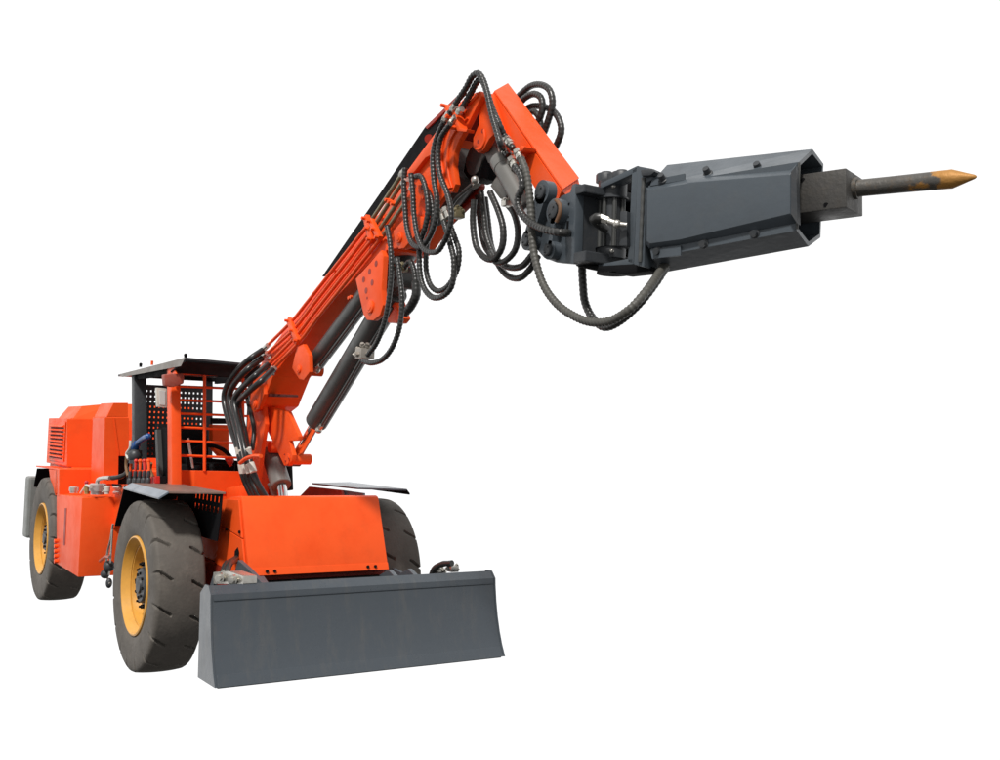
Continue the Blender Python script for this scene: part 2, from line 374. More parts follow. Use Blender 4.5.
b = Bm(); slab(b, [Vector(q) for q in ((-.33, -.987, 1.346), (.63, -.987, 1.336), (.60, -1.045, 1.292), (-.36, -1.045, 1.308))], (0, .004, -.012), .002); build('fender_edge', b, GFEND, fen)
b = Bm(); slab(b, [Vector(q) for q in ((-.33, -1.04, 1.318), (-.33, -.62, 1.326), (-.60, -.62, .98), (-.60, -1.03, 1.0))], (-.012, 0, 0), .002); build('fender_flap', b, BLACK, fen)
b = Bm(); slab(b, [Vector(q) for q in ((-.33, -.640, .99), (.645, -.640, .99), (.69, -.640, 1.165), (-.33, -.640, 1.165))], (0, .006, 0), 0)
grid_panel(b, (.06, -.640, 1.165), (.63, 0, 0), (.02, 0, .160), 7, 2, (.42, .56), (.02, .04, .0, .06), (0, .006, 0)); box(b, (-.33, -.640, 1.167), (.06, -.634, 1.325), 0)
build('inner_panel', b, BLACK, fen)
# orange plate seen through the slots

b = Bm()
slab(b, [Vector(q) for q in ((-.42, .86, 1.352), (.56, .89, 1.345), (.36, .56, 1.345), (-.38, .50, 1.345))], (0, 0, -.014), .002); ff = build('front_fender', b, GFEND, root)
b = Bm(); slab(b, [Vector(q) for q in ((-.33, .87, 1.350), (.56, .89, 1.343), (.56, .92, 1.31), (-.33, .91, 1.315))], (0, -.004, -.012), .002); build('fender_edge', b, BLACK, ff)
b = Bm(); prism(b, ((309, 486.5), (341, 490), (344, 502), (294, 502)), .50, .52, .002); build('fender_bracket', b, DKRED, root)
b = Bm(); prism(b, ((341.5, 490), (363, 493), (363, 503), (342, 503)), .54, .56, .002); build('fender_bracket', b, GFEND, root)

# ---- rear chassis, rear fender
b = Bm(); box(b, (-4.5, -.66, .55), (-1.95, .66, 1.12), .01); build('rear_chassis', b, ORANGE, root)
b = Bm(); box(b, (-2.0, -.30, .50), (-.95, .30, .95), .02); cyl(b, (-1.45, 0, .45), (-1.45, 0, 1.2), .14); build('articulation_joint', b, DGREY, root, 30)
b = Bm()
slab(b, [uy(x, y, -.98) for x, y in ((36, 465.5), (57.5, 468.5))]+[Vector((uy(57.5, 468.5, -.98).x, -.66, 1.32)), Vector((uy(36, 465.5, -.98).x, -.66, 1.32))], (0, 0, -.014), .002)
x0, x1 = uy(36, 466, -.98).x, uy(57.5, 468.5, -.98).x
rf = build('rear_fender', b, ORANGE, root)
b = Bm(); slab(b, [Vector(q) for q in ((x0+.04, -.975, 1.30), (x0+.04, -.68, 1.30), (x0-.17, -.68, .98), (x0-.17, -.975, .98))], (-.012, 0, 0), .001)
box(b, (x0, -.70, .9), (x1-.3, -.68, 1.30), 0); build('fender_flap', b, BLACK, rf)
b = Bm(); slab(b, [Vector((x1-.40, -.985, 1.318)), Vector((x1, -.985, 1.325)), Vector((x1+.02, -.985, 1.10)), Vector((x1-.16, -.985, 1.08))], (0, .02, 0), .002)
slab(b, [Vector((x1-.02, -.985, 1.325)), Vector((x1, -.66, 1.325)), Vector((x1+.02, -.66, 1.08)), Vector((x1+.0, -.985, 1.08))], (-.02, 0, 0), .002)
build('fender_skirt', b, ORANGE, rf)
b = Bm(); box(b, (-4.62, -1.03, .545), (-4.40, -.2, 1.205), .03); box(b, (-4.62, .2, .545), (-4.40, 1.0, 1.205), .03); build('rear_counterweight', b, mat('light grey paint', (.20, .21, .20), .5, dirt=.3), root)

# ---- tank
b = Bm(); tk = [uy(x, y, -1.0) for x, y in ((56.5, 494), (82, 497.5), (78, 577), (56.5, 563.5))]
L0 = tk; L1 = [Vector((p.x, -.64, p.z)) for p in tk]; L1[1] = Vector((tk[1].x, -.66, 1.14)); L1[0] = Vector((tk[0].x, -.66, 1.14))
loft(b, L0, L1, .008); tank = build('fuel_tank', b, ORANGE, root, 30)
b = Bm(); prism(b, ((64.8, 508), (66.4, 508), (64.8, 545), (63.2, 545)), -1.004, -.99, 0); build('tank_slot', b, DKRED, tank)  # dark red strip marks the vertical slot in the tank face
b = Bm()
for k in range(5):
    p = uy(57.5, 541+k*5, -1.0); cyl(b, p, p+Vector((0, -.03, 0)), .02, n=12)
build('cap_screw', b, ORANGE, tank, 30)
# upper side panel above the tank
b = Bm(); prismX(b, ((57, 468.7), (101, 468.7), (101, 495), (57, 496)), -3.0, -2.9, .006); side = build('service_panel', b, ORANGE, root)
b = Bm(); box(b, (-3.6, -.85, 1.30), (-2.92, -.30, 1.335), .005); box(b, (-3.5, -.80, 1.1), (-2.95, .5, 1.33), .01); box(b, (-4.75, -.76, 1.0), (-3.55, .5, 1.343), .01); build('body_deck', b, ORANGE, root)

# ---- engine hood
b = Bm()
hx = -3.62; hxr = -4.80; z0 = 1.345; z1 = 1.845; y0 = -.79; y1 = uy(104, 440, 0).y; yr = ux(105, 417, hx).y
box(b, (hxr, y0, z0), (hx, .55, z1), .008); eh = build('engine_hood', b, ORANGE, root)
# louvred grille on the side
b = Bm(); gx0, gx1 = uy(51.5, 430, y0-.004).x, uy(65, 430, y0-.004).x
gz1 = 1.775; gz0 = 1.415
box(b, (gx0-.03, y0-.012, gz0-.03), (gx1+.03, y0-.004, gz1+.03), .002)
for k in range(9):
    z = gz0+(gz1-gz0)*(k+.5)/9
    slab(b, [Vector((gx0, y0-.012, z-.010)), Vector((gx0, y0-.036, z-.003)), Vector((gx0, y0-.036, z+.003)), Vector((gx0, y0-.012, z+.016))], (gx1-gx0, 0, 0), .001)
build('louvre_grille', b, ORANGE, eh)
b = Bm()
for k in range(9):
    z = gz0+(gz1-gz0)*(k+.5)/9; box(b, (gx0+.01, y0-.0145, z-.022), (gx1-.01, y0-.0125, z-.012), 0)
build('louvre_gaps', b, BLACK, eh)
# raised top with a sloping front-left facet
top = [ux(x, y, hx) for x, y in ((69.5, 416.8), (101, 417.5), (128, 417.5))]
T0 = [Vector((hx, y0+.03, z1)), Vector((hx, top[1].y, z1)), Vector((hx, .5, z1)), Vector((hxr+.2, .5, z1)), Vector((hxr+.2, y0+.03, z1))]
h2 = [up_(81.8, 406, Vector((0, 0, 1.955)), Vector((0, 0, 1))), ux(113, 403.2, hx+.02)]
b = Bm()
q0, q1 = Vector((hx+.0, y0+.02, z1-.01)), Vector((hx+.0, top[1].y, z1-.01)); q2 = ux(113, 403.2, hx-.10); q3 = ux(82, 406, hx-.10)
q4 = Vector((hx+.0, .5, z1-.01)); q5 = Vector((hx-.10, .5, q2.z))
A = [q0, q1, q4, Vector((hxr+.4, .5, z1-.01)), Vector((hxr+.4, y0+.02, z1-.01))]
Bq = [q3, q2, q5, Vector((hxr+.4, .5, q2.z)), Vector((hxr+.4, q3.y, q3.z))]
loft(b, A, Bq, .006); build('hood_top', b, ORANGE, eh)
b = Bm()
for x, y in ((105, 416), (105, 438), (103.5, 461.5)):
    p = ux(x, y, hx); cyl(b, p, p+Vector((.02, 0, 0)), .016, n=12)
build('door_latch', b, STEEL, eh, 30)
b = Bm(); prismX(b, ((66.8, 419), (103, 419), (100, 466.8), (66.8, 466.8)), hx, hx+.012, .004); build('hood_door', b, ORANGE, eh)
b = Bm(); prismX(b, ((63, 467.4), (100, 467.6), (100, 469.4), (66, 469.6)), hx-.05, hx+.006, 0); build('door_gap', b, BLACK, eh)
# tower between engine hood and cab
b = Bm(); tx = -2.35
prismX(b, ((106.5, 417), (128, 417), (128, 402.8), (113.5, 402.8)), tx, tx-.5, .004)
prismX(b, ((105, 417.5), (129, 417.5), (129, 456), (118.6, 456), (118.2, 484), (103, 484)), tx, tx-.5, .005); tw = build('air_filter_cabinet', b, ORANGE, root)
b = Bm(); slab(b, [ux(x, y, tx+.001) for x, y in ((113.6, 418), (114.6, 418), (119.4, 455), (118.3, 455))], (.006, 0, 0), 0); build('cabinet_glint', b, ORANGE, tw)  # thin strip added in place of a diagonal reflection
b = Bm(); prismX(b, ((117, 456), (131, 456), (131, 484), (117, 484)), tx-.2, tx-.3, 0); build('valve_recess', b, BLACK, root)
# fluid fittings on the tank top
def capcyl(name, px, py, Y, r, h, m_, par=tank):
    p = uy(px, py, Y); b = Bm(); stack(b, p, p+Vector((0, 0, h)), [(0, r*.8), (h*.3, r*.8), (h*.32, r), (h*.9, r), (h, r*.8)], 16); return build(name, b, m_, par, 30)
capcyl('filler_cap', 74, 493, -.93, .045, .06, STEEL); capcyl('tank_filter', 97.5, 494.5, -.86, .075, .10, mat('pinkish aluminium', (.50, .42, .40), .35, metal=.6))
capcyl('brass_valve', 87, 494, -.93, .03, .08, mat('brass', (.5, .33, .13), .35, metal=.8)); capcyl('filler_cap', 107, 494, -.86, .025, .07, GLAND)
b = Bm(); cyl(b, uy(81, 493, -.94), uy(86, 486, -.94), .012); cyl(b, uy(86, 485, -.94), uy(91, 487, -.94), .012); build('valve_lever', b, GLAND, tank)
b = Bm(); ball(b, uy(86.5, 482.5, -.94), .018); build('valve_knob', b, mat('red plastic', (.5, .01, .02), .4), tank)
b = Bm(); tube(b, [uy(97, 487, -.86), uy(98, 480, -.86), uy(103, 478, -.86), uy(110, 478, -.84)], .018); build('suction_fitting', b, STEEL, root, 60)
b = Bm(); tube(b, [uy(108, 478, -.84), uy(116, 477.5, -.8), uy(124, 475, -.75), uy(131, 468, -.7)], .022, rib=.12); build('suction_hose', b, HOSE, root, 60)
# bracket column near front fender with bolts
b = Bm(); prism(b, ((109, 486), (127, 484), (124, 505), (113, 530), (106, 545), (104, 545), (108, 497)), -.72, -.68, .004); hp = build('hinge_plate', b, ORANGE, root)
b = Bm()
for k in range(6): 
    p = uy(109.5+(k % 2)*1.5, 500+k*4.2, -.722); cyl(b, p, p+Vector((0, -.012, 0)), .011, n=8)
build('hinge_bolt', b, DKRED, hp)
b = Bm()
for z in (0, 5): cyl(b, uy(114.5, 487.5+z, -.73), uy(120, 488+z, -.73), .016, n=10)
build('grease_fitting', b, STEEL, hp, 40)
b = Bm(); prism(b, ((112, 483.5), (121, 484.5), (120.5, 487), (112, 486)), -.735, -.73, 0); build('hinge_slot', b, BLACK, hp)
# access steps / rods in front of tank
b = Bm(); tube(b, [uy(x, y, -.80) for x, y in ((113, 524), (110.5, 540), (107.5, 552), (106, 572), (110, 584))], .010)
tube(b, [uy(x, y, -.84) for x, y in ((100, 561), (105, 557), (110, 557))], .014); tube(b, [uy(x, y, -.80) for x, y in ((112.5, 530), (111, 552), (109, 575))], .008)
build('grab_rod', b, STEEL, root, 50)
b = Bm(); ball(b, uy(105, 574, -.82), .04); ball(b, uy(109, 566, -.80), .05); ball(b, uy(109, 583, -.80), .028, (1, 1, 1.6)); build('brake_valve', b, DGREY, root, 50)

# ---- cab
X1, X0, YL, YR = -.42, -1.62, -.70, .06
b = Bm(); box(b, (X0, YL, 1.0), (X1, YR, 1.30), .01); cab = build('cab', b, ORANGE, root)
# front lower panel (light narrow side piece, then darker front)
b = Bm(); P = [ux(x, y, X1+.02) for x, y in ((195, 470.5), (246, 471.5), (246, 495), (195, 488))]; slab(b, P, (-.03, 0, 0), .004)
P = [ux(178, 470, X1-.06), ux(195, 470.5, X1+.02), ux(195, 488, X1+.02), ux(178, 488, X1-.06)]; slab(b, P, (-.03, 0, 0), .004)
build('front_panel', b, ORANGE, cab)
# posts
pz = 2.20
def post(name, px0, py0, px1, py1, Y, w_, d_, m_, par):
    a = uy(px0, py0, Y); c = uy(px1, py1, Y); b = Bm()
    cor = [Vector((-d_, 0, 0)), Vector((0, 0, 0)), Vector((0, w_, 0)), Vector((-d_, w_, 0))]; loft(b, [a+q for q in cor], [c+q for q in cor], .01)
    return build(name, b, m_, par, 30)
fp = post('front_post', 171, 366, 172, 486, YL, .075, .12, ORANGE, cab)
a = uy(172, 366, YL)
post('rear_post', 134, 374, 134.5, 470, YL, .11, .09, DGREY, cab)
px_ = ux(206.5, 366, X0); b = Bm(); prismX(b, ((205.5, 366), (213, 366), (212.5, 470), (205, 470)), X0, X0-.08, .005); build('rear_post', b, DGREY, cab)
b = Bm(); box(b, (X1-.06, -.06, 1.3), (X1, .02, 2.24), .01); build('front_post', b, DGREY, cab)
# roof
b = Bm()
rA = uy(118, 374.5, -.72); rB = uy(185.5, 357.3, -.72); rC = ux(262, 362.5, rB.x)
top_ = [rA, rB, Vector((rB.x, -.02, rB.z-.02)), Vector((rA.x, -.02, rA.z))]
slab(b, top_, (0, 0, -.018), .003); roof = build('roof', b, DGREY, cab)
b = Bm()
slab(b, [rB+Vector((.0, .0, -.02)), rB+Vector((0, .70, -.035)), Vector((X1+.03, -.02, rB.z-.10)), Vector((X1+.03, YL-.02, rB.z-.09))], (0, 0, -.012), .002)
build('visor', b, BLACK, roof)
b = Bm(); slab(b, [rA+Vector((.05, -.0025, -.001)), rB+Vector((0, -.0025, -.001)), rB+Vector((-.10, -.0025, -.062)), rA+Vector((.16, -.0025, -.03))], (0, .002, 0), 0)
build('roof_edge_lit_strip', b, mat('lit roof edge grey', (.22, .20, .18), .45, dirt=.4), roof)  # lighter grey paints the lit side face of the roof flange
b = Bm(); box(b, (X0+.02, YL+.02, 2.185), (X1, YL+.05, 2.26), .003); box(b, (X1-.04, YL+.05, 2.19), (X1-.01, YR, 2.28), .003); box(b, (X0, YL, 2.205), (X0+.05, YR, 2.25), .003); box(b, (X0+.02, YR-.03, 2.185), (X1, YR, 2.26), .003)
build('roof_rail', b, BLACK, roof)
for (x, y, mm) in ((140.5, 367, BLACK), (185.5, 358, BLACK)):
    p = uy(x, y, -.69); b = Bm(); cyl(b, p, p+Vector((0, 0, .02)), .012, n=8); ball(b, p+Vector((0, 0, .022)), .014); build('roof_knob', b, mm, roof, 60)
p = uy(152, 365, -.69); b = Bm(); cyl(b, p, p+Vector((0, 0, .035)), .011, n=8); build('roof_stud', b, ORANGE, roof)
# front guard bars
b = Bm()
for y in (374, 387, 400.5, 414, 428, 441.5, 456):
    A = ux(176, y-.8, X1+.01); C_ = ux(176+80, y+2.5, X1+.01); cyl(b, A, C_, .010, n=8)
for x in (204.5, 243): cyl(b, ux(x, 369, X1+.022), ux(x, 471, X1+.022), .013, n=8)
build('guard_grille', b, ORANGE, cab, 50)
# rear perforated screen
b = Bm(); s0 = ux(134, 384, X0); s1 = ux(206, 385, X0)
grid_panel(b, (X0+.02, s0.y, 1.50), (0, s1.y-s0.y, 0), (0, 0, s0.z-1.50), 15, 13, (.34, .34), (.08, .03, .02, .05), (-.006, 0, 0)); build('perforated_screen', b, DGREY, cab)
# seat
b = Bm(); box(b, (-1.30, -.52, 1.35), (-.85, -.10, 1.47), .04); st = build('seat', b, BLACK, cab, 40)
b = Bm(); slab(b, [Vector(q) for q in ((-1.34, -.52, 1.45), (-1.22, -.52, 1.45), (-1.32, -.52, 1.80), (-1.42, -.52, 1.80))], (0, .42, 0), .035); build('backrest', b, BLACK, st, 40)
b = Bm(); cyl(b, (-.80, -.40, 1.36), (-.62, -.33, 1.50), .02)
c = ux(211, 464, -.56); 
tube(b, [c+Vector((-.08*math.sin(t), .185*math.cos(t), .15*math.sin(t))) for t in [2*math.pi*k/32 for k in range(33)]], .017, n=8, step=.05)
cyl(b, c, c+Vector((.10, .0, -.12)), .02); cyl(b, c+Vector((0, -.15, 0)), c+Vector((0, .15, 0)), .012)
build('steering_wheel', b, BLACK, cab, 50)
b = Bm(); prismX(b, ((212.5, 424.5), (229, 425), (229, 458), (220, 456), (212.5, 448)), -1.2, -1.3, .006); prismX(b, ((141, 442), (154, 442), (154, 457), (141, 457)), -1.66, -1.72, .004); build('control_cabinet', b, ORANGE, cab)
b = Bm(); prismX(b, ((180, 432), (206, 432), (206, 474), (180, 474)), -1.35, -1.45, .01); prismX(b, ((205, 458), (242, 461), (242, 474), (205, 474)), -.9, -1.0, .01); prismX(b, ((212, 418), (234, 418.5), (234, 424), (212, 424)), -1.4, -1.45, .004); build('dashboard', b, BLACK, cab)
b = Bm(); cyl(b, ux(188, 438, X1-.02), ux(193, 468, X1-.02), .010, n=8); build('wiper_arm', b, STEEL, cab, 50)
b = Bm(); ball(b, ux(230, 461, -.5), .03); cyl(b, ux(231, 466, -.5), ux(226, 458, -.5), .014); build('control_knob', b, mat('red knob', (.6, .04, .02), .4), cab)
b = Bm(); prism(b, ((154.8, 430), (156.6, 429.5), (158.5, 470), (158.5, 483), (156.8, 483)), -.60, -.56, .004); build('door_frame', b, CYL, cab)
b = Bm(); prism(b, ((156.6, 428.5), (167, 427), (167, 483), (158.5, 483)), -.56, -.50, .004); build('door_panel', b, BLACK, cab)
# lamp on the front post and white work lamp
b = Bm(); c0, c1 = uy(163.5, 380, -.76), uy(184.5, 380.5, -.76)
prismX(b, ((164, 374.5), (183, 373), (184.5, 377), (184, 383.5), (174, 387), (165, 385.5)), X1+.14, X1+.06, .012); build('work_lamp', b, LAMPR, cab, 40)
b = Bm(); prismX(b, ((156.5, 387.5), (167, 388.5), (167, 408), (157.5, 407)), -.75, -.80, .008); lp = build('cab_lamp', b, GLAND, cab, 40)
b = Bm(); prismX(b, ((159, 390), (165.5, 391), (165.5, 405.5), (159.5, 405)), -.745, -.752, .004); build('lamp_lens', b, GLASS, lp)
b = Bm(); prism(b, ((168, 362), (173.5, 365), (176, 374), (168, 374)), YL-.012, YL, .004); build('post_cap', b, ORANGE, cab)
# valve bank beside the cab
VB = -.78
for k, x in enumerate((129.5, 134.5, 139, 143.5, 148)):
    b = Bm(); p = uy(x, 484, VB); q = uy(x+1.0, 471, VB); stack(b, p, q, [(0, .022), (.04, .022), (.05, .014), (('e', -.02), .017), (('e', 0), .012)], 12); lv = build('valve_spool', b, DGREY, root, 40)
    b = Bm(); r0 = q; r1 = uy(x+2.0-k*.4, 461, VB); cyl(b, r0, r1, .010, .014, n=10); ball(b, r1, .018); build('lever_grip', b, (ORANGE, mat('red lever', (.65, .03, .015), .4))[k % 2], lv, 60)
b = Bm(); prism(b, ((126, 476), (154, 476), (154, 486), (126, 486)), -.70, -.6, .006); build('valve_block', b, BLACK, root)
b = Bm(); prism(b, ((148, 477), (155, 476), (155, 483.5), (149, 484)), -.74, -.70, .006); build('valve_cover', b, mat('red cover', (.55, .02, .015), .4), root)
b = Bm(); tube(b, [uy(x, y, -.72) for x, y in ((151, 463), (150, 470), (153, 478))], .016); tube(b, [uy(x, y, -.74) for x, y in ((128, 476), (126, 466), (127, 452))], .013); build('pilot_hose', b, mat('brown hose', (.2, .10, .04), .5), root, 60)
# rag-wrapped filter with blue handle hung above the valves
b = Bm(); p = uy(135, 457, -.76); ball(b, p+Vector((0, 0, .01)), .058, (1, 1, 1.05)); cyl(b, p+Vector((0, 0, -.055)), p+Vector((.005, .01, .06)), .05, .043, n=18); fl = build('drill_tool', b, DGREY, root, 40)
b = Bm(); tube(b, [uy(x, y, -.76) for x, y in ((135, 447.5), (138, 443), (143.5, 438.5), (147.5, 436.5))], .023, n=12); ball(b, uy(148.0, 436.5, -.76), .026); cyl(b, uy(133.5, 450, -.76), uy(137, 443.5, -.76), .044, .03, n=16); build('tool_grip', b, BLUE, fl, 50)
b = Bm(); tube(b, [uy(x, y, -.80) for x, y in ((130.5, 440.5), (130, 448), (126.5, 454), (128.5, 459))], .012); build('tool_strap', b, GLAND, fl, 60)

# ---- boom pedestal and column
b = Bm(); prism(b, ((226, 488), (240, 485), (240, 497), (226, 500)), -.30, -.22, .01)
pa = uy(300, 497, 0); box(b, (-.35, -.22, 1.10), (.30, .16, 1.21), .02); ped = build('boom_pedestal', b, ORANGE, root, 30)
b = Bm()
colp = ((247.5, 417), (251, 408), (263, 404), (265, 424), (261, 450), (258, 478), (257, 497), (240, 497), (246, 470), (246, 440))
prism(b, colp, -.15, -.115, .006); prism(b, colp, .115, .15, .006)
prism(b, ((246, 440), (250, 440), (249, 497), (240, 497)), -.113, .113, .004); build('boom_column', b, ORANGE, root, 30)
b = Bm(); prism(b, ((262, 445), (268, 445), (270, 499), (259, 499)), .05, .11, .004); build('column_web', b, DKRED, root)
# fork bracket
b = Bm()
up = [(264.5, 407), (268, 405.5), (286.5, 411), (289, 430), (265, 424)]
near = [(264.5, 407), (268, 406.5), (281, 430), (288, 444), (291.5, 457), (290.5, 462), (287, 465.5), (284, 465), (281, 459), (263.5, 423)]
KB = .085
near = [(264.5, 407), (268, 405.8), (287.5, 411.5), (298.5, 436), (298, 440.5), (289, 441), (292.5, 455), (291.5, 461), (288, 465.5), (284, 465.5), (281, 459), (263.5, 423)]
prism(b, near, -KB, -KB+.035, .005); prism(b, [(278, 445), (288.5, 441), (292.5, 455), (291.5, 461), (288, 465.5), (284, 465.5), (281, 459)], KB-.03, KB, .005)
prism(b, [(266, 409), (272, 409), (280, 430), (270, 425)], -KB+.037, KB-.02, .003); fk = build('cylinder_bracket', b, ORANGE, root, 30)
p = uy(287, 459, -KB-.006); b = Bm(); cyl(b, p, p+Vector((0, .182, 0)), .040, n=24); build('bracket_pin', b, ORANGE, fk, 30)
b = Bm()
for dx, dy in ((-2, -4.5), (-1.2, 2), (2.2, -.5)):
    p = uy(287+dx, 459+dy, -KB-.007); cyl(b, p, p+Vector((0, -.006, 0)), .006, n=8)
build('bracket_bolt', b, DKRED, fk)
p = uy(287, 459, -KB+.035); b = Bm(); cyl(b, p, p+Vector((0, .10, 0)), .055, n=24); build('rod_eye', b, CYL, root, 30)

# ---- hydraulic cylinder maker
def ram(p0, p1, r, rod_to=None, rr=None, m_=CYL, pipe=0, rodm=CHROME, name='hydraulic_cylinder'):
    b = Bm(); stack(b, p0, p1, [(0, r*.93), (.006, r), (.05, r), (.052, r*1.0), (('e', -.07), r), (('e', -.068), r*1.06), (('e', -.008), r*1.06), (('e', 0), r*.98)], 32)
    o = build(name, b, m_, root, 30)
    if rod_to is not None:
        b = Bm(); cyl(b, p0, rod_to, rr or r*.5, n=24); build('piston_rod', b, rodm, o, 30)
    if pipe:
        d = (Vector(p1)-Vector(p0)).normalized(); s = Vector((0, -1, 0)).cross(d).normalized()*pipe
        off = s*(r*1.22)+Vector((0, -.02, 0)); b = Bm(); cyl(b, Vector(p0)+off+d*.05, Vector(p1)+off-d*.05, .011, n=10)
        e0 = Vector(p0)+off+d*.04; cyl(b, e0, e0-s*.06, .016, n=10); build('port_pipe', b, CYL, o, 40)
        b = Bm(); ball(b, e0, .026); cyl(b, e0-d*.02, e0+d*.06, .018, n=6); build('port_fitting', b, STEEL, o, 40)
    return o
# slew-side short cylinder (light grey)
ram(uy(281.5, 486, 0), uy(270.5, 452, 0), .078, uy(283, 499, 0), .04, CYL2)
b = Bm(); p = uy(269.5, 447, -.06); cyl(b, p, p+Vector((0, .12, 0)), .045); build('clevis', b, ORANGE, root, 30)
b = Bm(); cyl(b, uy(277, 498, 0), uy(271, 483, -.06), .035, .03); build('hose_elbow', b, CYL2, root, 40)
b = Bm(); cyl(b, uy(287, 490, .18), uy(286, 462, .18), .05); build('cylinder_cover', b, BLACK, root, 40)
# lift cylinder, lower
p0, p1 = uy(316.5, 422, 0), uy(395, 291, 0)
ram(p0, p1, .082, uy(295.5, 458, 0), .036, CYL, pipe=-1)
b = Bm(); pp = uy(404, 278, 0); cyl(b, p1, pp, .06); cyl(b, pp+Vector((0, -.06, 0)), pp+Vector((0, .06, 0)), .07); build('cylinder_eye', b, CYL, root, 30)
# upper cylinder between boom and far lug
ram(uy(315.5, 363, -.08), uy(386, 268, -.08), .066, uy(310, 371, -.08), .04, CYL, pipe=-1)
b = Bm(); p = uy(302, 369.5, -.17); cyl(b, p, p+Vector((0, .15, 0)), .042); build('lug_pin', b, ORANGE, root, 30)


# ---- boom
BY = -.17
b = Bm()
boomp = ((255, 411), (249.5, 400), (251.5, 385), (262, 361), (291, 320), (306, 301), (371, 221), (404, 178), (447, 117), (470, 92), (480, 92), (480, 97), (463, 131), (455, 146), (449, 165), (452, 188), (424, 224), (400, 247), (378, 254), (334, 299), (301, 340), (297, 344), (273, 376), (262, 405))
low = [q for q in boomp if q[0] < 405 and q != (404, 178)]
lowp = ((255, 411), (249.5, 400), (251.5, 385), (262, 361), (291, 320), (306, 301), (371, 221), (380, 212), (388, 250), (378, 254), (334, 299), (301, 340), (297, 344), (273, 376), (262, 405))
prism(b, lowp, BY, .13, .012); boom = build('boom', b, ORANGE, root, 30)
upp = ((372, 224), (402, 178), (447, 117), (458, 108), (459, 120), (449, 138), (446, 160), (450, 188), (424, 224), (400, 247), (382, 252))
b = Bm(); prism(b, upp, BY+.02, BY+.05, .004); prism(b, upp, -BY-.05, -BY-.02, .004)
prism(b, ((373, 224), (402, 178), (450, 114), (453, 118), (409, 182), (380, 228)), BY+.05, -BY-.05, .004)
prism(b, ((380, 250), (404, 222), (420, 205), (424, 210), (400, 246)), BY+.05, -BY-.05, .004); build('inner_boom', b, ORANGE, boom, 30)
# crescent head plates
outer = [(404, 178), (447, 117), (466, 96), (480, 91), (482, 96), (466, 128), (459, 140), (454.5, 152), (453, 166), (455.5, 184), (452.5, 192), (447, 192), (441, 178), (439, 160), (440, 150), (425, 158), (414, 172)]
b = Bm(); prism(b, outer, BY-.012, BY+.022, .005); build('boom_head_plate', b, ORANGE, boom, 30)
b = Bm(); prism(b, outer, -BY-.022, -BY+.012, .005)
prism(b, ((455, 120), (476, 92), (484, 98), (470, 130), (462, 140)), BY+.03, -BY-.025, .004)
build('boom_head_plate', b, DKRED, boom, 30)  # far plate coloured dark red for the shade inside the head
b = Bm()
tube(b, [uy(x, y, BY-.016) for x, y in ((464, 112), (452, 122), (444, 138), (441.5, 158), (444, 176), (450, 189))], .010, n=8)
tube(b, [uy(x, y, BY-.016) for x, y in ((468, 118), (458, 128), (450, 142), (447.5, 160), (449, 176), (452, 188))], .007, n=8)
tube(b, [uy(x, y, BY-.016) for x, y in ((478, 95), (470, 103), (464, 106), (462, 112))], .009, n=8); build('head_stiffener', b, ORANGE, boom, 50)
# far lower part of the head, its shade painted in as dark red
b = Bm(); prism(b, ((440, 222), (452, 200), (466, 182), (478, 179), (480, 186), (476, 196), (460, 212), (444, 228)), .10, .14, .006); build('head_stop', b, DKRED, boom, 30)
# black guard plate along the far upper edge
b = Bm(); prism(b, ((322, 276.5), (345, 243), (380, 193), (425, 127), (462, 91), (466, 93), (440, 122), (420, 166), (400, 182), (388, 198), (326, 276.5)), .0, .012, .001)
build('boom_guard', b, BLACK, boom)
b = Bm(); prism(b, ((425, 127), (462, 91), (464, 92), (427, 129)), -.01, .0, 0); cyl(b, uy(429, 139, -.012), uy(429, 139, .0), .028, n=14); build('guard_edge', b, DKRED, boom)
# lug plates with holes
def lug(px, Y, th, holes, boss, name='lug_plate', par=None, m_=ORANGE, br=.035):
    b = Bm(); prism(b, px, Y, Y+th, .005); o = build(name, b, m_, par or boom, 30)
    b = Bm()
    for x, y, r in holes: p = uy(x, y, Y-.0015); cyl(b, p, p+Vector((0, .001, 0)), r, n=16)
    if holes: build('lug_hole', b, DKRED, o)
    if boss:
        b = Bm()
        for x, y, r in boss:
            p = uy(x, y, Y); stack(b, p, p+Vector((0, -.016, 0)), [(0, r*.8), (.008, r*.8), (.012, r*.7), (.0125, r*.45), (.016, r*.42)], 24)
        build('lug_pin', b, m_, o, 30)
    return o
lgp = ((355.5, 279), (370, 263), (381, 250), (383.5, 256), (381.5, 290), (383, 305), (380, 315), (373, 320.5), (367, 320), (363.5, 315))
lug(lgp, BY-.035, .035, ((376, 263.5, .019), (369.5, 271.5, .019), (363.5, 279.5, .019), (372, 282.5, .019), (366, 290.5, .019), (367, 298, .009)), ((371, 307, .05),))
b = Bm(); prism(b, lgp, .14, .17, .005); build('lug_plate', b, ORANGE, boom, 30)
lug(((297, 347), (303, 344), (309, 355), (309.5, 372), (303.5, 380), (299, 379), (292, 368), (294, 358)), BY-.03, .03, (), ((299.5, 369.5, .035),))
lug(((393, 231), (403, 220), (412, 214), (424, 218), (422, 228), (404, 248), (399, 249), (395, 244)), BY-.03, .045, (), ((400, 238, .04),))
lug(((418, 184), (424, 183), (426, 193), (422, 200), (418, 192)), BY-.02, .03, ((421.5, 188, .015),), ())
lug(((430, 171), (434, 160), (437, 163), (434, 178)), BY-.005, .012, ((432, 168, .02),), ())
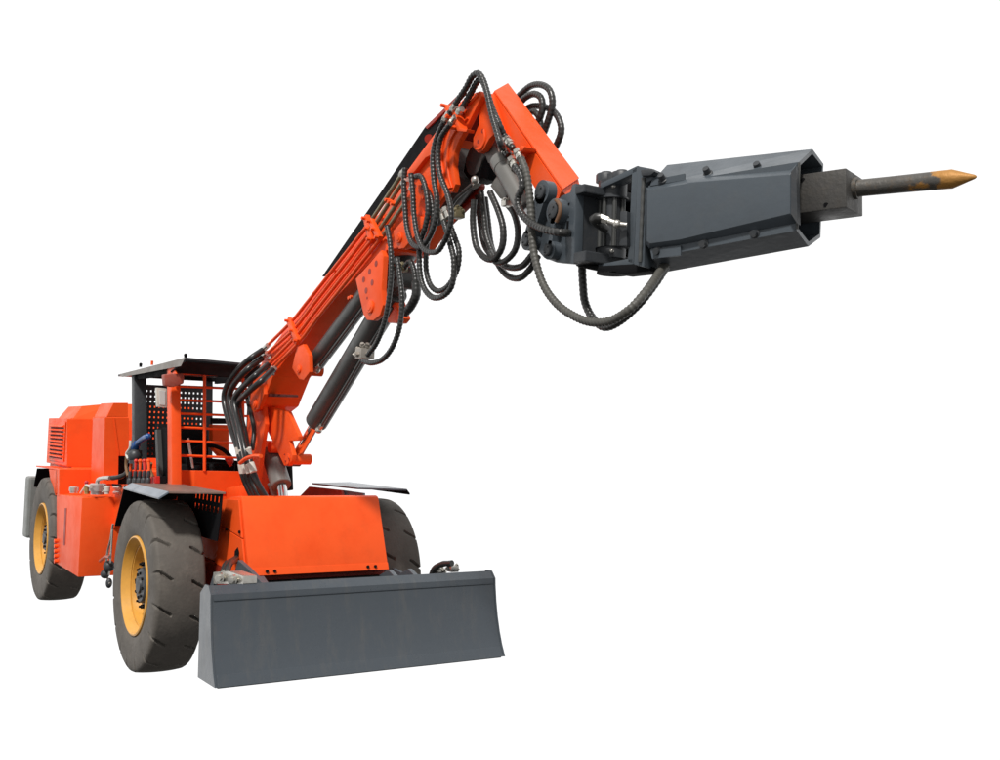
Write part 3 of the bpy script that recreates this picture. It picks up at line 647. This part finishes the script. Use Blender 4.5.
# knuckle plate at base
lug(((250, 400), (256, 388), (263, 384), (264, 394), (259, 409), (254, 412), (250, 408)), BY-.03, .03, (), ((255.5, 404, .045),))
b = Bm(); slab(b, [uy(x, y, -.15) for x, y in ((266, 393.5), (292, 394.5), (292, 397), (266, 396.5))], (0, .05, 0), .004); slab(b, [uy(x, y, .10) for x, y in ((262, 395), (272, 396), (272, 411), (262, 407))], (0, .05, 0), .004); build('knuckle_shade', b, mat('dark slot shade', (.08, .012, .006), .7), root)  # dark slabs painted as the shade in the slot and recess
b = Bm()
for x, y in ((271, 358), (273, 367.5), (274, 374)):
    p = uy(x, y, BY-.004); stack(b, p, p+Vector((0, -.02, 0)), [(0, .014), (.012, .014), (.02, .006)], 10)
build('grease_nipple', b, STEEL, boom, 40)
b = Bm()
for x, y in ((336, 271.7), (350, 298), (352, 297)): p = uy(x, y, BY-.004); cyl(b, p, p+Vector((0, -.015, 0)), .012, n=8)
build('boom_bolt', b, ORANGE, boom)
# pipes along the near side
PY = BY-.022
pipes = [((262, 351), (291, 322), (305, 305), (369, 224)), ((261, 359), (294, 329), (309, 310), (373, 228)), ((267, 366), (297, 335), (313, 314), (378, 232)), ((272, 370), (300, 341), (318, 317), (382, 237))]
ends = [((369, 224), (403, 173)), ((373, 228), (404.5, 179)), ((378, 232), (406, 190)), ((382, 237), (408, 199))]
for i in range(4):
    b = Bm(); tube(b, [uy(x, y, PY-.004*(k in (1,))) for k, (x, y) in enumerate(pipes[i])], .0125, n=10, step=.1); build('hydraulic_pipe', b, ORANGE, boom, 60)
    b = Bm(); cyl(b, uy(*ends[i][0], PY), uy(*ends[i][1], PY-.02), .013, n=12); build('hydraulic_pipe', b, OLIVE, boom, 60)
def clamp(pts, Y, s=.024, par=None):
    b = Bm(); a, c = uy(*pts[0], Y), uy(*pts[1], Y); d = (c-a).normalized(); n_ = Vector((0, 1, 0)).cross(d)
    slab(b, [a-d*s*.6-n_*s, c+d*s*.6-n_*s, c+d*s*.6+n_*s, a-d*s*.6+n_*s], (0, -.03, 0), .004)
    for k in range(3):
        p = a.lerp(c, (k+.0)/2)+Vector((0, -.03, 0)); cyl(b, p, p+Vector((0, -.022, 0)), .011, n=6)
    return build('pipe_clamp', b, ORANGE, par or boom, 30)
clamp(((291.5, 321), (300, 341)), PY); clamp(((369, 219), (374, 240)), PY); clamp(((374, 222), (382, 238)), PY-.01, .018); clamp(((392.5, 201), (398, 205)), PY, .012)

# ---- stick cylinders in the head
ram(uy(398, 252, .02), uy(470, 165, .02), .115, None, None, CYL)
b = Bm(); p = uy(474, 160, -.06); cyl(b, p, p+Vector((0, .14, 0)), .085); build('cylinder_eye', b, CYL, root, 30)
b = Bm(); slab(b, [uy(x, y, -.05) for x, y in ((466, 156), (482, 152), (489, 168), (488, 180), (482, 178), (470, 182), (463, 172))], (0, .12, 0), .01); build('knuckle_link', b, BLACK, root, 30)
ram(uy(527, 210, -.16), uy(499.5, 160, -.16), .052, uy(536, 230, -.16), .03, CYL2, name='hydraulic_cylinder')
b = Bm(); slab(b, [uy(x, y, -.10) for x, y in ((483, 150), (494, 144), (502, 158), (500, 166), (488, 163))], (0, .10, 0), .006); build('cylinder_mount', b, CYL2, root, 30)
b = Bm(); slab(b, [uy(x, y, -.06) for x, y in ((490, 186), (497, 175), (508, 192), (505, 199), (500, 199))], (0, .09, 0), .006); build('valve_block', b, CYL2, root, 30)
b = Bm(); slab(b, [uy(x, y, -.08) for x, y in ((482, 210), (486, 178), (489, 178), (497, 196), (510, 218), (500, 226), (492, 205))], (0, .02, 0), .002); b.free()
fitting_cluster('valve_fitting', uy(507, 203, -.14), .045, root, STEEL, 3, 7); fitting_cluster('hose_fitting', uy(458, 214, -.14), .06, root, OLIVE, 6, 9)
b = Bm()
for (x, y) in ((441, 213), (446, 210)):
    cyl(b, uy(x, y, -.22), uy(x+3, y+8, -.22), .018, n=12); cyl(b, uy(x-.3, y-2, -.22), uy(x+.5, y+2, -.22), .023, n=6)
build('hose_coupling', b, STEEL, root, 30)
b = Bm(); cyl(b, uy(474, 181, -.10), uy(476, 186, -.10), .02, n=8); ball(b, uy(475, 180, -.11), .024); build('port_fitting', b, STEEL, root, 40)
b = Bm(); tube(b, [uy(x, y, -.11) for x, y in ((475, 182), (467, 189), (455, 200), (447, 214))], .011); build('port_pipe', b, CYL, root, 50)

# ---- stick
SY = -.11
n0 = [uy(493, 92.5, SY), uy(561.5, 191, SY)]
def far(px, py, A, B):      # point of the ray lying in the plane through line AB parallel to the machine's cross axis
    n = (B-A).cross(Vector((0, 1, 0))).normalized(); return up_(px, py, A, n)
f0, f1 = far(507.5, 85, *n0), far(578.5, 180, *n0)
lowpx = [(486, 100), (490, 128), (505, 142), (524, 170), (540, 196)]
b = Bm()
nf = [n0[0], uy(493+34, 92.5+49.5, SY), n0[1], uy(556, 205, SY), uy(540, 197, SY), uy(523, 168, SY), uy(507, 146, SY), uy(486, 115, SY)]
d = Vector((0, f1.y-SY, 0))
ff_ = [p+d for p in nf]; ff_[0] = f0; ff_[2] = f1; ff_[1] = (f0+f1)/2
loft(b, nf, ff_, .0); stick = build('stick', b, ORANGE, root)
b = Bm(); sn = (n0[1]-n0[0]).normalized(); nn = Vector((0, 1, 0)).cross(sn); nn = nn if nn.z > 0 else -nn
slab(b, [n0[0]+nn*.003+Vector((0, .003, 0)), n0[1]+nn*.003+Vector((0, .003, 0)), f1+nn*.003-Vector((0, .003, 0)), f0+nn*.003-Vector((0, .003, 0))], nn*.010, .002); build('stick_top_plate', b, ORANGE, stick)
# stick ear plate and pin boss
lug(((480, 95), (489, 93), (494, 110), (500, 128), (503, 139), (495, 133), (489, 139), (483, 150), (478, 153), (473, 148), (473, 138), (479, 124)), SY-.04, .04, ((482.5, 131, .012), (478, 141.5, .010)), ((478.3, 146, .001),), 'stick_ear', stick)
b = Bm(); tube(b, [uy(x, y, SY-.042) for x, y in ((484, 130), (485, 140), (481, 149), (476, 149))], .008, n=8); build('ear_weld', b, ORANGE, stick, 50)
b = Bm(); prism(b, ((480, 95), (489, 93), (500, 128), (495, 133), (489, 139), (483, 150), (478, 153), (473, 148), (473, 138), (479, 124)), .04, .09, .005); build('stick_ear', b, DKRED, stick, 30)  # far ear in dark red: its shade is in the colour
b = Bm(); prism(b, ((521, 145.5), (525, 148), (512, 164), (507, 158)), SY-.05, SY, .004); prism(b, ((519, 146.5), (524.5, 146.5), (523, 150), (519, 152)), SY-.075, SY, .004); build('hose_clamp', b, ORANGE, stick, 30)
b = Bm()
for a_, c_ in (((505, 138), (512, 146)), ((501.5, 148), (507, 153)), ((517, 151), (521.5, 160)), ((511, 159), (516.5, 168))):
    A, C_ = uy(*a_, SY-.06), uy(*c_, SY-.06); L = (C_-A); cyl(b, A, C_, .018, n=14); cyl(b, A, A+L*.35, .024, n=6); cyl(b, A+L*.6, A+L*.8, .023, n=12)
build('hose_coupling', b, STEEL, stick, 30)

# ---- swing bracket (slate grey) at the stick end
KY = -.16
b = Bm()
kp = ((576, 183), (572, 184.5), (570, 192), (561, 196), (556, 203), (549, 212), (541, 226), (536, 240), (537, 250), (544, 258), (556, 262.5), (574, 264))
prism(b, kp, KY, KY+.05, .006); prism(b, kp, .20, .25, .006)
brk = build('swing_bracket', b, GREY, root, 30)
b = Bm(); kx0 = uy(575, 183, KY); kx1 = uy(575, 263, KY)
box(b, (kx0.x-.03, KY+.05, kx1.z), (kx0.x, .20, kx0.z), .004)
box(b, (kx0.x, KY, kx0.z-.055), (kx0.x+.07, .22, kx0.z-.015), .006)
box(b, (kx0.x, KY, kx1.z), (kx0.x+.09, .22, kx1.z+.05), .006)
build('hinge_plate', b, DGREY, brk)
b = Bm(); cyl(b, uy(569, 217, KY-.001), uy(569, 217, KY+.001), .004, n=8)
cyl(b, uy(569.2, 204, KY-.002), uy(569.2, 204, KY), .006, n=8); slab(b, [uy(x, y, KY-.001) for x, y in ((567, 221), (569, 221), (568.5, 229), (566.5, 229))], (0, -.001, 0), 0); build('bracket_hole', b, BLACK, brk)
def disc(px, py, Y, r, th, nm, m_, par, bolts=0):
    p = uy(px, py, Y); b = Bm(); stack(b, p+Vector((0, th, 0)), p, [(0, r), (th-.008, r), (th, r*.92)], 32); o = build(nm, b, m_, par, 30)
    if bolts:
        b = Bm()
        for k in range(bolts):
            a = 2.1+2*math.pi*k/bolts; q = p+Vector((math.cos(a)*r*.45, 0, math.sin(a)*r*.45)); cyl(b, q, q+Vector((0, -.008, 0)), r*.10, n=8)
        build('pin_bolt', b, BLACK, o)
    return o
# dog-bone links
def link(pa, pb, ra, rb, wd, Y, th, par=root, m_=GREY):
    b = Bm(); A, C_ = uy(*pa, Y), uy(*pb, Y)
    cyl(b, A, A+Vector((0, th, 0)), ra, n=32); cyl(b, C_, C_+Vector((0, th, 0)), rb, n=32)
    d_ = (C_-A).normalized(); s = Vector((0, 1, 0)).cross(d_)
    slab(b, [A+s*ra*wd, C_+s*rb*wd, C_-s*rb*wd, A-s*ra*wd], (0, th-.004, 0), .0); o = build('link_arm', b, m_, par, 30)
    b = Bm()
    for P_, r_ in ((A, ra), (C_, rb)):
        stack(b, P_, P_+Vector((0, -.016, 0)), [(0, r_*.62), (.012, r_*.62), (.016, r_*.5)], 24)
        for a in (0.8, 3.9): q = P_+Vector((math.cos(a)*r_*.35, -.016, math.sin(a)*r_*.35)); cyl(b, q, q+Vector((0, -.006, 0)), r_*.09, n=6)
    build('link_pin', b, DGREY, o, 30)
link((541.5, 192), (527, 240), .058, .05, .72, KY-.05, .05)
link((541.5, 192), (527, 240), .058, .05, .72, .16, .04)
link((554, 211), (549, 250), .06, .045, .3, KY-.045, .045, brk)
b = Bm(); tube(b, [uy(x, y, KY-.05) for x, y in ((556.5, 222), (560, 213), (560, 205), (556, 200))], .010, n=8); build('rusty_weld', b, mat('rusty weld', (.16, .08, .04), .7), brk, 60)

# ---- rotary hinge column
cx_ = up_(612, 220, Vector((0, .03, 0)), Vector((0, 1, 0))); hxy = Vector((cx_.x, .03, 0))
zt, zb = uy(612, 176, .03).z, uy(612, 266, .03).z
def zpx(y): return uy(612, y, .03).z
b = Bm(); P0 = hxy+Vector((0, 0, zb)); P1 = hxy+Vector((0, 0, zt))
stack(b, P0, P1, [(0, .04), (.03, .04), (.032, .068), (zpx(249)-zb, .068), (zpx(248.5)-zb, .076), (zpx(248)-zb, .050), (zpx(201)-zb, .050), (zpx(200.5)-zb, .076), (zpx(199)-zb, .076), (zpx(198.5)-zb, .068), (zpx(182)-zb, .068), (zpx(181.5)-zb, .045), (zt-zb, .045)], 40)
piv = build('swing_actuator', b, DGREY, root, 30)
b = Bm()
for k in range(7):
    a = 2*math.pi*k/7+.4; q = hxy+Vector((math.cos(a)*.056, math.sin(a)*.056, 0)); cyl(b, q+Vector((0, 0, zpx(248))), q+Vector((0, 0, zpx(200))), .011, n=10)
build('tie_rod', b, CYL, piv, 40)
b = Bm()
for z in (190, 253.5):
    a = math.radians(-38); q = hxy+Vector((math.cos(a)*.068, math.sin(a)*.068, zpx(z))); ball(b, q, .011)
build('grease_nipple', b, STEEL, piv, 50)
b = Bm()
for dx in (-.03, .04):
    q = hxy+Vector((dx, dx*.5, zt)); stack(b, q-Vector((0, 0, .03)), q+Vector((0, 0, .02)), [(0, .05), (.034, .05), (.040, .046), (.041, .026), (.05, .025)], 20)
build('actuator_cap', b, DGREY, piv, 35)
b = Bm(); q = [up_(x, y, Vector((hxy.x+.11, -.12, 0)), Vector((.6, -.8, 0))) for x, y in ((594, 219.5), (600, 218), (608, 221), (617, 224), (627, 225))]
cyl(b, q[2], q[3], .015, n=12); cyl(b, q[1], q[2], .020, n=6); cyl(b, q[3], q[4], .011, n=10); ball(b, q[3], .020); build('swing_fitting', b, STEEL, piv, 40)
b = Bm(); tube(b, [q[0]+Vector((-.04, .1, -.02)), q[0], q[1]], .024, n=12); build('swing_hose', b, HOSE, piv, 60)

# ---- hammer, own axis swung to the machine's left
TH = math.radians(19); ax = Vector((math.cos(TH), math.sin(TH), 0)); cr = Vector((-math.sin(TH), math.cos(TH), 0)); HN = hxy+Vector((0, 0, 2.8))-cr*.17
def uh(x, y, o=0.): return up_(x, y, HN+cr*o, cr)
def hpr(bm, px, o0, o1, bv=.004): slab(bm, [uh(x, y, o0) for x, y in px], cr*(o1-o0), bv)
# C-shaped yoke
b = Bm(); YO = .08
outer_ = [uh(x, y, YO) for x, y in ((600, 183.5), (637.5, 165.5), (634, 264.5), (598, 269))]
t1 = [uh(x, y, YO) for x, y in ((600, 183.5), (637.5, 165.5), (637, 172), (601, 188.5))]; slab(b, t1, cr*.08, .004)
t2 = [uh(x, y, YO) for x, y in ((598, 264.5), (633.5, 257.5), (633, 264.5), (598, 269.5))]; slab(b, t2, cr*.08, .004)
t3 = [uh(x, y, YO) for x, y in ((632, 170), (638, 165.5), (633.5, 264.5), (627.5, 262))]; slab(b, t3, cr*.08, .004)
yoke = build('hammer_yoke', b, GREY, root, 30)
b = Bm(); hpr(b, ((599, 190), (633, 173), (629, 260), (599, 264)), .27, .30, .004); build('yoke_shade_plate', b, BLACK, yoke)  # black plate added to darken the view through the yoke
b = Bm(); hpr(b, ((620, 211), (627, 211), (627, 246), (619, 246)), .05, .15, .006); build('yoke_gusset', b, DGREY, yoke, 30)
b = Bm(); hpr(b, ((637.5, 166), (654, 169), (652, 180), (646, 183), (644, 267), (633.5, 264.5)), .0, .20, .006); bp_ = build('mounting_plate', b, GREY, yoke, 30)
b = Bm()
tube(b, [uh(x, y, -.006) for x, y in ((643.5, 178), (641.8, 220), (640, 262))], .010, n=8, rib=.2, step=.012); build('weld_bead', b, CYL, yoke, 60)
b = Bm(); hpr(b, ((640, 169.5), (652, 168.5), (655, 171.5), (650, 175.5), (641, 176)), -.03, .02, .008); build('yoke_bolt', b, DGREY, yoke, 30)
b = Bm()
hpr(b, ((575, 263), (598, 266), (634, 264), (652, 267), (650, 271), (622, 274), (600, 271), (576, 266)), .06, .16, .004); build('yoke_base', b, BLACK, yoke, 30)  # black colour carries the shade under the yoke
b = Bm(); 
q = uh(614, 272, .12); cyl(b, q, q+Vector((0, 0, -.01)), .08, n=28); build('base_cap', b, BLACK, yoke, 30)  # cap blackened likewise for the underside shade

# hammer housing: octagonal tube built from two end sections
HW = .34
def section(nt, tp, bt, nb):   # near edge top/bottom and the two apexes; the far side mirrors the near one
    M_ = HW/2; T = uh(*tp, M_); Bo = uh(*bt, M_); A = uh(*nt, 0); D = uh(*nb, 0)
    return [A, T, A+cr*HW, D+cr*HW, Bo, D]
sec0 = section((648.5, 186), (667, 165), (664, 272.5), (651.5, 257.5))
sec1 = section((799, 162), (812.5, 149), (808.5, 246.5), (796.5, 230.5))
ft, fb = uh(823.5, 164, HW), uh(820.5, 237.5, HW); dzt, dzb = ft.z-sec1[2].z, fb.z-sec1[3].z
sec1[2] = ft; sec1[3] = fb; sec0[2] = sec0[2]+Vector((0, 0, dzt)); sec0[3] = sec0[3]+Vector((0, 0, dzb))
b = Bm(); th = .014
def inset(sec):
    c = sum(sec, Vector())/6; return [p+(c-p).normalized()*.020 for p in sec]
O0 = [b.verts.new(p) for p in sec0]; O1 = [b.verts.new(p) for p in sec1]; I1 = [b.verts.new(p) for p in inset(sec1)]; I0 = [b.verts.new(p.lerp(q_, .5)) for p, q_ in zip(inset(sec1), inset(sec0))]
for i in range(6):
    j = (i+1) % 6
    b.faces.new((O0[i], O0[j], O1[j], O1[i])); b.faces.new((O1[i], O1[j], I1[j], I1[i])); b.faces.new((I1[i], I1[j], I0[j], I0[i]))
b.faces.new(O0); b.faces.new(I0)
house = build('hammer_housing', b, GREY, root)
# raised cover panel (tapered) on the near side
b = Bm()
base = [(646, 187.5), (683, 180), (688, 178.5), (790, 170), (797, 163.5), (797.5, 223), (680, 245), (649, 249), (645, 243)]
topc = [(647.5, 190), (684, 184), (690, 182.5), (788.5, 174.5), (790, 175), (790, 213.5), (680, 239.5), (650, 243.5), (647, 241)]
loft(b, [uh(x, y, -.002) for x, y in base], [uh(x, y, -.032) for x, y in topc], .003); build('cover_panel', b, GREY, house, 20)
b = Bm(); hpr(b, ((791, 172), (796, 166), (797.5, 224), (791, 214)), -.034, -.003, 0); build('cover_return', b, DGREY, house)
# flange strips with bolts
b = Bm(); hpr(b, ((652, 180), (684.5, 173.5), (684.5, 180), (650, 186)), -.005, .004, .001); hpr(b, ((650, 249.5), (680.5, 245.5), (680.5, 255.5), (652, 259)), -.010, -.001, .002); build('flange_strip', b, GREY, house)
for x, y, top_b in ((662, 178, 1), (707, 171.5, 1), (757.5, 166.5, 1), (657, 251.5, 0), (703, 244, 0), (754, 233.5, 0)):
    b = Bm(); p = uh(x, y, .03 if (top_b and x > 700) else -.01); o_ = -cr*.02+(Vector((0, 0, .014)) if top_b else Vector((0, 0, -.004))); stack(b, p-o_*.6, p+o_*.75, [(0, .021), (.006, .021), (.008, .016), (('e', 0), .014)], 14); build('bolt', b, DGREY, house, 30)
# inner lining edge
b = Bm(); tube(b, [uh(x, y, -.001) for x, y in ((799, 163), (798, 200), (797, 229))], .006, n=6, step=.03); build('edge_bead', b, CYL, house, 60)
# chuck block
b = Bm(); CB = .085
nearc = [(782, 177), (846, 168), (846.3, 207), (782, 215.5)]
hpr(b, nearc, CB, CB+.20, .005); chuck = build('chuck_block', b, BLOCK, root, 20)
b = Bm(); cyl(b, uh(826, 205, CB-.002), uh(826, 205, CB), .010, n=12)
for xx in (803,): cyl(b, uh(xx, 180, CB-.002), uh(xx, 180, CB), .009, n=12)
build('retainer_pin', b, BLACK, chuck)
# chisel
c0 = uh(855, 188.6, CB+.10); c1 = uh(975, 176.8, CB+.10); cdn = (c1-c0).normalized(); cl = (c1-c0).length
b = Bm(); stack(b, c0-cdn*.12, c0+cdn*cl*.78, [(0, .036), (.13, .036), (cl*.3, .0345), (cl*.6, .0345), (('e', 0), .036)], 24)
cyl(b, c0-cdn*.03, c0+cdn*.015, .044, n=24); TIPM = tip_mat(tuple(c0), tuple(cdn), cl*.62, cl*.80); chisel = build('chisel', b, TIPM, root, 30)
b = Bm(); u_, v_ = frame(cdn); pb = c0+cdn*cl*.782; n = 20; rings = []
for t, r, fl_ in ((-.06, .0362, 1), (0, .0365, 1), (.03, .037, .97), (.06, .031, .95), (.13, .0165, .9), (.172, .008, .85), (.182, .003, .8)):
    s_ = cdn*(t if t <= 0 else t*cl*.23/.182) 
    rings.append([b.verts.new(pb+s_+u_*math.cos(2*math.pi*k/n)*r*fl_+v_*math.sin(2*math.pi*k/n)*r) for k in range(n)])
for A, Bq in zip(rings, rings[1:]):
    for k in range(n): b.faces.new((A[k], A[(k+1) % n], Bq[(k+1) % n], Bq[k]))
b.faces.new(rings[0]); b.faces.new(rings[-1]); build('chisel_tip', b, TIPM, chisel, 35)

# ---- hoses
def hose(pts, r=.019, Y=None, m_=HOSE, rib=.17, name='hydraulic_hose', par=root, step=.0055):
    if rib > .05: r *= .92
    P = [uy(p[0], p[1], p[2] if len(p) > 2 else Y) for p in pts]; b = Bm(); tube(b, P, r, n=10, rib=rib, step=step); return build(name, b, m_, par, 70)
# bundle beside the cab
hose([(263, 350, -0.23), (250, 359, -0.33), (238, 370, -0.36), (227, 386, -0.39), (224.5, 402, -0.39), (231, 428, -0.39), (239, 452, -0.39), (243, 475, -0.36), (252, 497, -0.31)], .024, rib=.0, m_=HOSEB)
hose([(262, 358, -0.23), (247, 370, -0.36), (235, 383, -0.39), (229.5, 396, -0.39), (232, 412, -0.39), (238, 435, -0.40), (243.5, 460, -0.39), (248, 480, -0.36), (256, 498, -0.31)], .024, rib=.0, m_=HOSEB)
hose([(268, 365, -0.23), (255, 376, -0.36), (243, 387, -0.39), (235, 398, -0.40), (236, 412, -0.40), (241, 432, -0.41), (246, 455, -0.41), (251, 478, -0.36), (261, 498, -0.31)], .024, rib=.0, m_=HOSEB)
hose([(273, 370, -0.23), (260, 382, -0.35), (247, 393, -0.39), (239, 402, -0.38), (240, 415, -0.36), (245, 435, -0.37), (249, 458, -0.39), (256, 480, -0.36), (266, 498, -0.29)], .024, rib=.0, m_=HOSEB)
hose([(246, 393, -0.13), (250, 410, -0.21), (254, 430, -0.23), (252, 450, -0.26)], .018, rib=0)
b = Bm(); 
for a_, c_ in (((240, 444), (251, 442)), ):
    pass
for (x0_, y0_, x1_, y1_) in ((238.1, 447, 239.8, 455), (241.3, 464, 242.8, 473), (241, 449, 242.9, 456), (244.3, 464, 246.4, 473), (244.8, 449, 246.1, 456), (247.6, 464, 249.8, 473), (247.5, 448, 248.8, 455), (250.5, 463, 253.6, 472)):
    cyl(b, uy(x0_, y0_, -.40), uy(x1_, y1_, -.385), .0265, n=14)
build('hose_tie', b, GLAND, root, 50)
b = Bm(); tube(b, [uy(x, y, -.45) for x, y in ((240, 463), (246, 458.5), (254, 456), (261, 456))], .014); build('hose_retainer', b, ORANGE, root, 60)
b = Bm()
for x, y, x2, y2 in ((262, 351, 268, 345), (261, 358, 267, 353), (262.5, 368.5, 267, 365), (270, 372.5, 275, 368)):
    cyl(b, uy(x, y, -.205), uy(x2, y2, -.205), .020, n=12)
build('hose_coupling', b, STEEL, root, 30)
# apex hoses
hose([(450, 113), (458, 100), (466, 88), (472, 77), (478, 73.5), (483, 80), (488, 96), (492, 115), (497, 132), (500.5, 144), (503, 149, -.18), (508, 156, -.17)], .020, -.24)
hose([(457, 116), (464, 105), (471, 93), (477, 82), (482, 80), (487, 92), (492, 108), (499, 124), (504, 135, -.18), (508, 141, -.17), (513, 149, -.17)], .020, -.21)
hose([(444, 122), (436, 140), (433, 158), (434, 180), (437, 200), (436, 218), (430, 236), (421, 247), (412, 243), (407, 228), (405, 205), (404, 185), (405, 168)], .019, -.25)
hose([(450, 124), (441, 138), (438, 155), (440, 175), (447, 193), (451, 210), (450, 226), (443, 244), (436, 252), (425, 250), (418, 238), (414, 215), (413, 195), (411, 174)], .018, -.27)
hose([(414, 177), (421, 177), (426, 190), (428, 210), (425, 228), (420, 244), (419.5, 268), (423, 286), (432, 297), (443, 296), (452, 285), (454, 262), (450, 243), (444, 222)], .019, -.23)
hose([(424, 186), (431, 198), (433, 215), (431, 232), (427, 245), (426, 268), (430, 284), (438, 291), (448, 286), (457, 270), (459, 252), (455, 238), (449, 222)], .018, -.20)
b = Bm()
for a_, c_ in (((444, 122), (449, 113)), ((450, 125), (456, 117)), ((452, 110), (456, 105)), ((458, 113), (462, 109)), ((401, 176), (405, 170)), ((403, 184), (407, 179)), ((411, 190), (414, 185))):
    A, C_ = uy(*a_, -.24), uy(*c_, -.24); cyl(b, A, C_, .018, n=12); cyl(b, A.lerp(C_, .2), A.lerp(C_, .5), .023, n=6)
build('hose_coupling', b, STEEL, root, 30)
clamp(((449, 107), (459, 129)), -.21, .010); b = Bm(); prism(b, ((449, 104), (452, 104), (460, 128), (467, 129), (466, 132), (457, 131)), -.24, -.19, .003); build('hose_clamp', b, ORANGE, boom, 30)
# hanging hoses
hose([(387, 226), (390, 242), (391.5, 265), (390, 290), (385, 320), (377, 342), (368, 355)], .019, -.25)
hose([(397, 258), (400, 278), (402, 300), (400, 325), (393, 346), (383, 359), (372, 363), (363, 361)], .019, -.24)
hose([(416, 282), (416, 295), (411, 306), (405, 313)], .03, -.18, rib=.06); hose([(416, 284), (414, 270), (410, 262), (404, 268)], .02, -.18)
fitting_cluster('hose_fitting', uy(402, 268, -.18), .055, root, OLIVE, 12, 9)
fitting_cluster('counterbalance_valve', uy(365, 353, -.17), .095, root, mat('cast aluminium', (.36, .33, .29), .4, metal=.5), 21, 10)
b = Bm(); prism(b, ((382, 312), (394, 300), (400, 318), (396, 323), (388, 323)), -.02, .06, .01); build('cylinder_lug', b, ORANGE, root, 30)
b = Bm(); prism(b, ((383, 262), (392, 258), (396, 305), (386, 312)), .02, .08, .01); build('cylinder_lug', b, BLACK, root, 30)
# big loop to the hammer
hose([(521, 159), (526, 172), (529, 190), (531, 212), (532, 235), (535, 258), (543, 284), (556, 303), (572, 315), (590, 322), (610, 321), (630, 309), (648, 289, -.15), (660, 272, .0), (668, 262, .1)], .022, -.24, HOSEG)
hose([(582, 266), (583, 285), (585, 302), (592, 317), (604, 327), (620, 321), (640, 303), (655, 284, .03), (664, 270, .08), (670, 260, .12)], .022, -.02, HOSE, .10)
hose([(515, 167), (521, 176), (522, 188), (518, 198), (519, 209), (527, 220), (538, 227), (550, 231), (563, 233, -.24), (570, 233, -.13)], .021, -.26, HOSE)
hose([(474, 200), (473, 222), (476, 245), (484, 257), (494, 259), (502, 247), (503, 228), (498, 210), (490, 192)], .020, -.08, HOSE, .06)
hose([(481, 192), (484, 215), (487, 238), (496, 258), (508, 267), (522, 266), (533, 254)], .020, .0, HOSE, .06)
hose([(485, 198), (488, 222), (491, 245), (498, 264), (508, 276), (520, 278), (531, 268), (538, 256)], .020, .05, HOSE, .06)
hose([(506, 203), (514, 214), (518, 232), (515, 250), (505, 261), (496, 262), (489, 252)], .019, -.06, HOSE, .06)
hose([(478, 196), (481, 225), (485, 245), (492, 256)], .022, .08, HOSE, .06)
# loops behind the stick
hose([(512, 104), (520, 95), (531, 86), (542, 85), (550, 91), (552.5, 104), (549, 118), (544, 133)], .021, .16, HOSE, .08)
hose([(516, 108), (525, 98), (534, 94), (541, 98), (542.5, 108), (540, 118), (535, 128)], .021, .14, HOSE, .08)
hose([(522, 112), (532, 106.5), (544, 107), (554, 112), (560, 122), (561, 133), (556, 146), (548, 160)], .021, .18, HOSE, .08)
hose([(526, 116), (534, 112), (540, 120), (541, 132)], .019, .15, HOSE, .08)
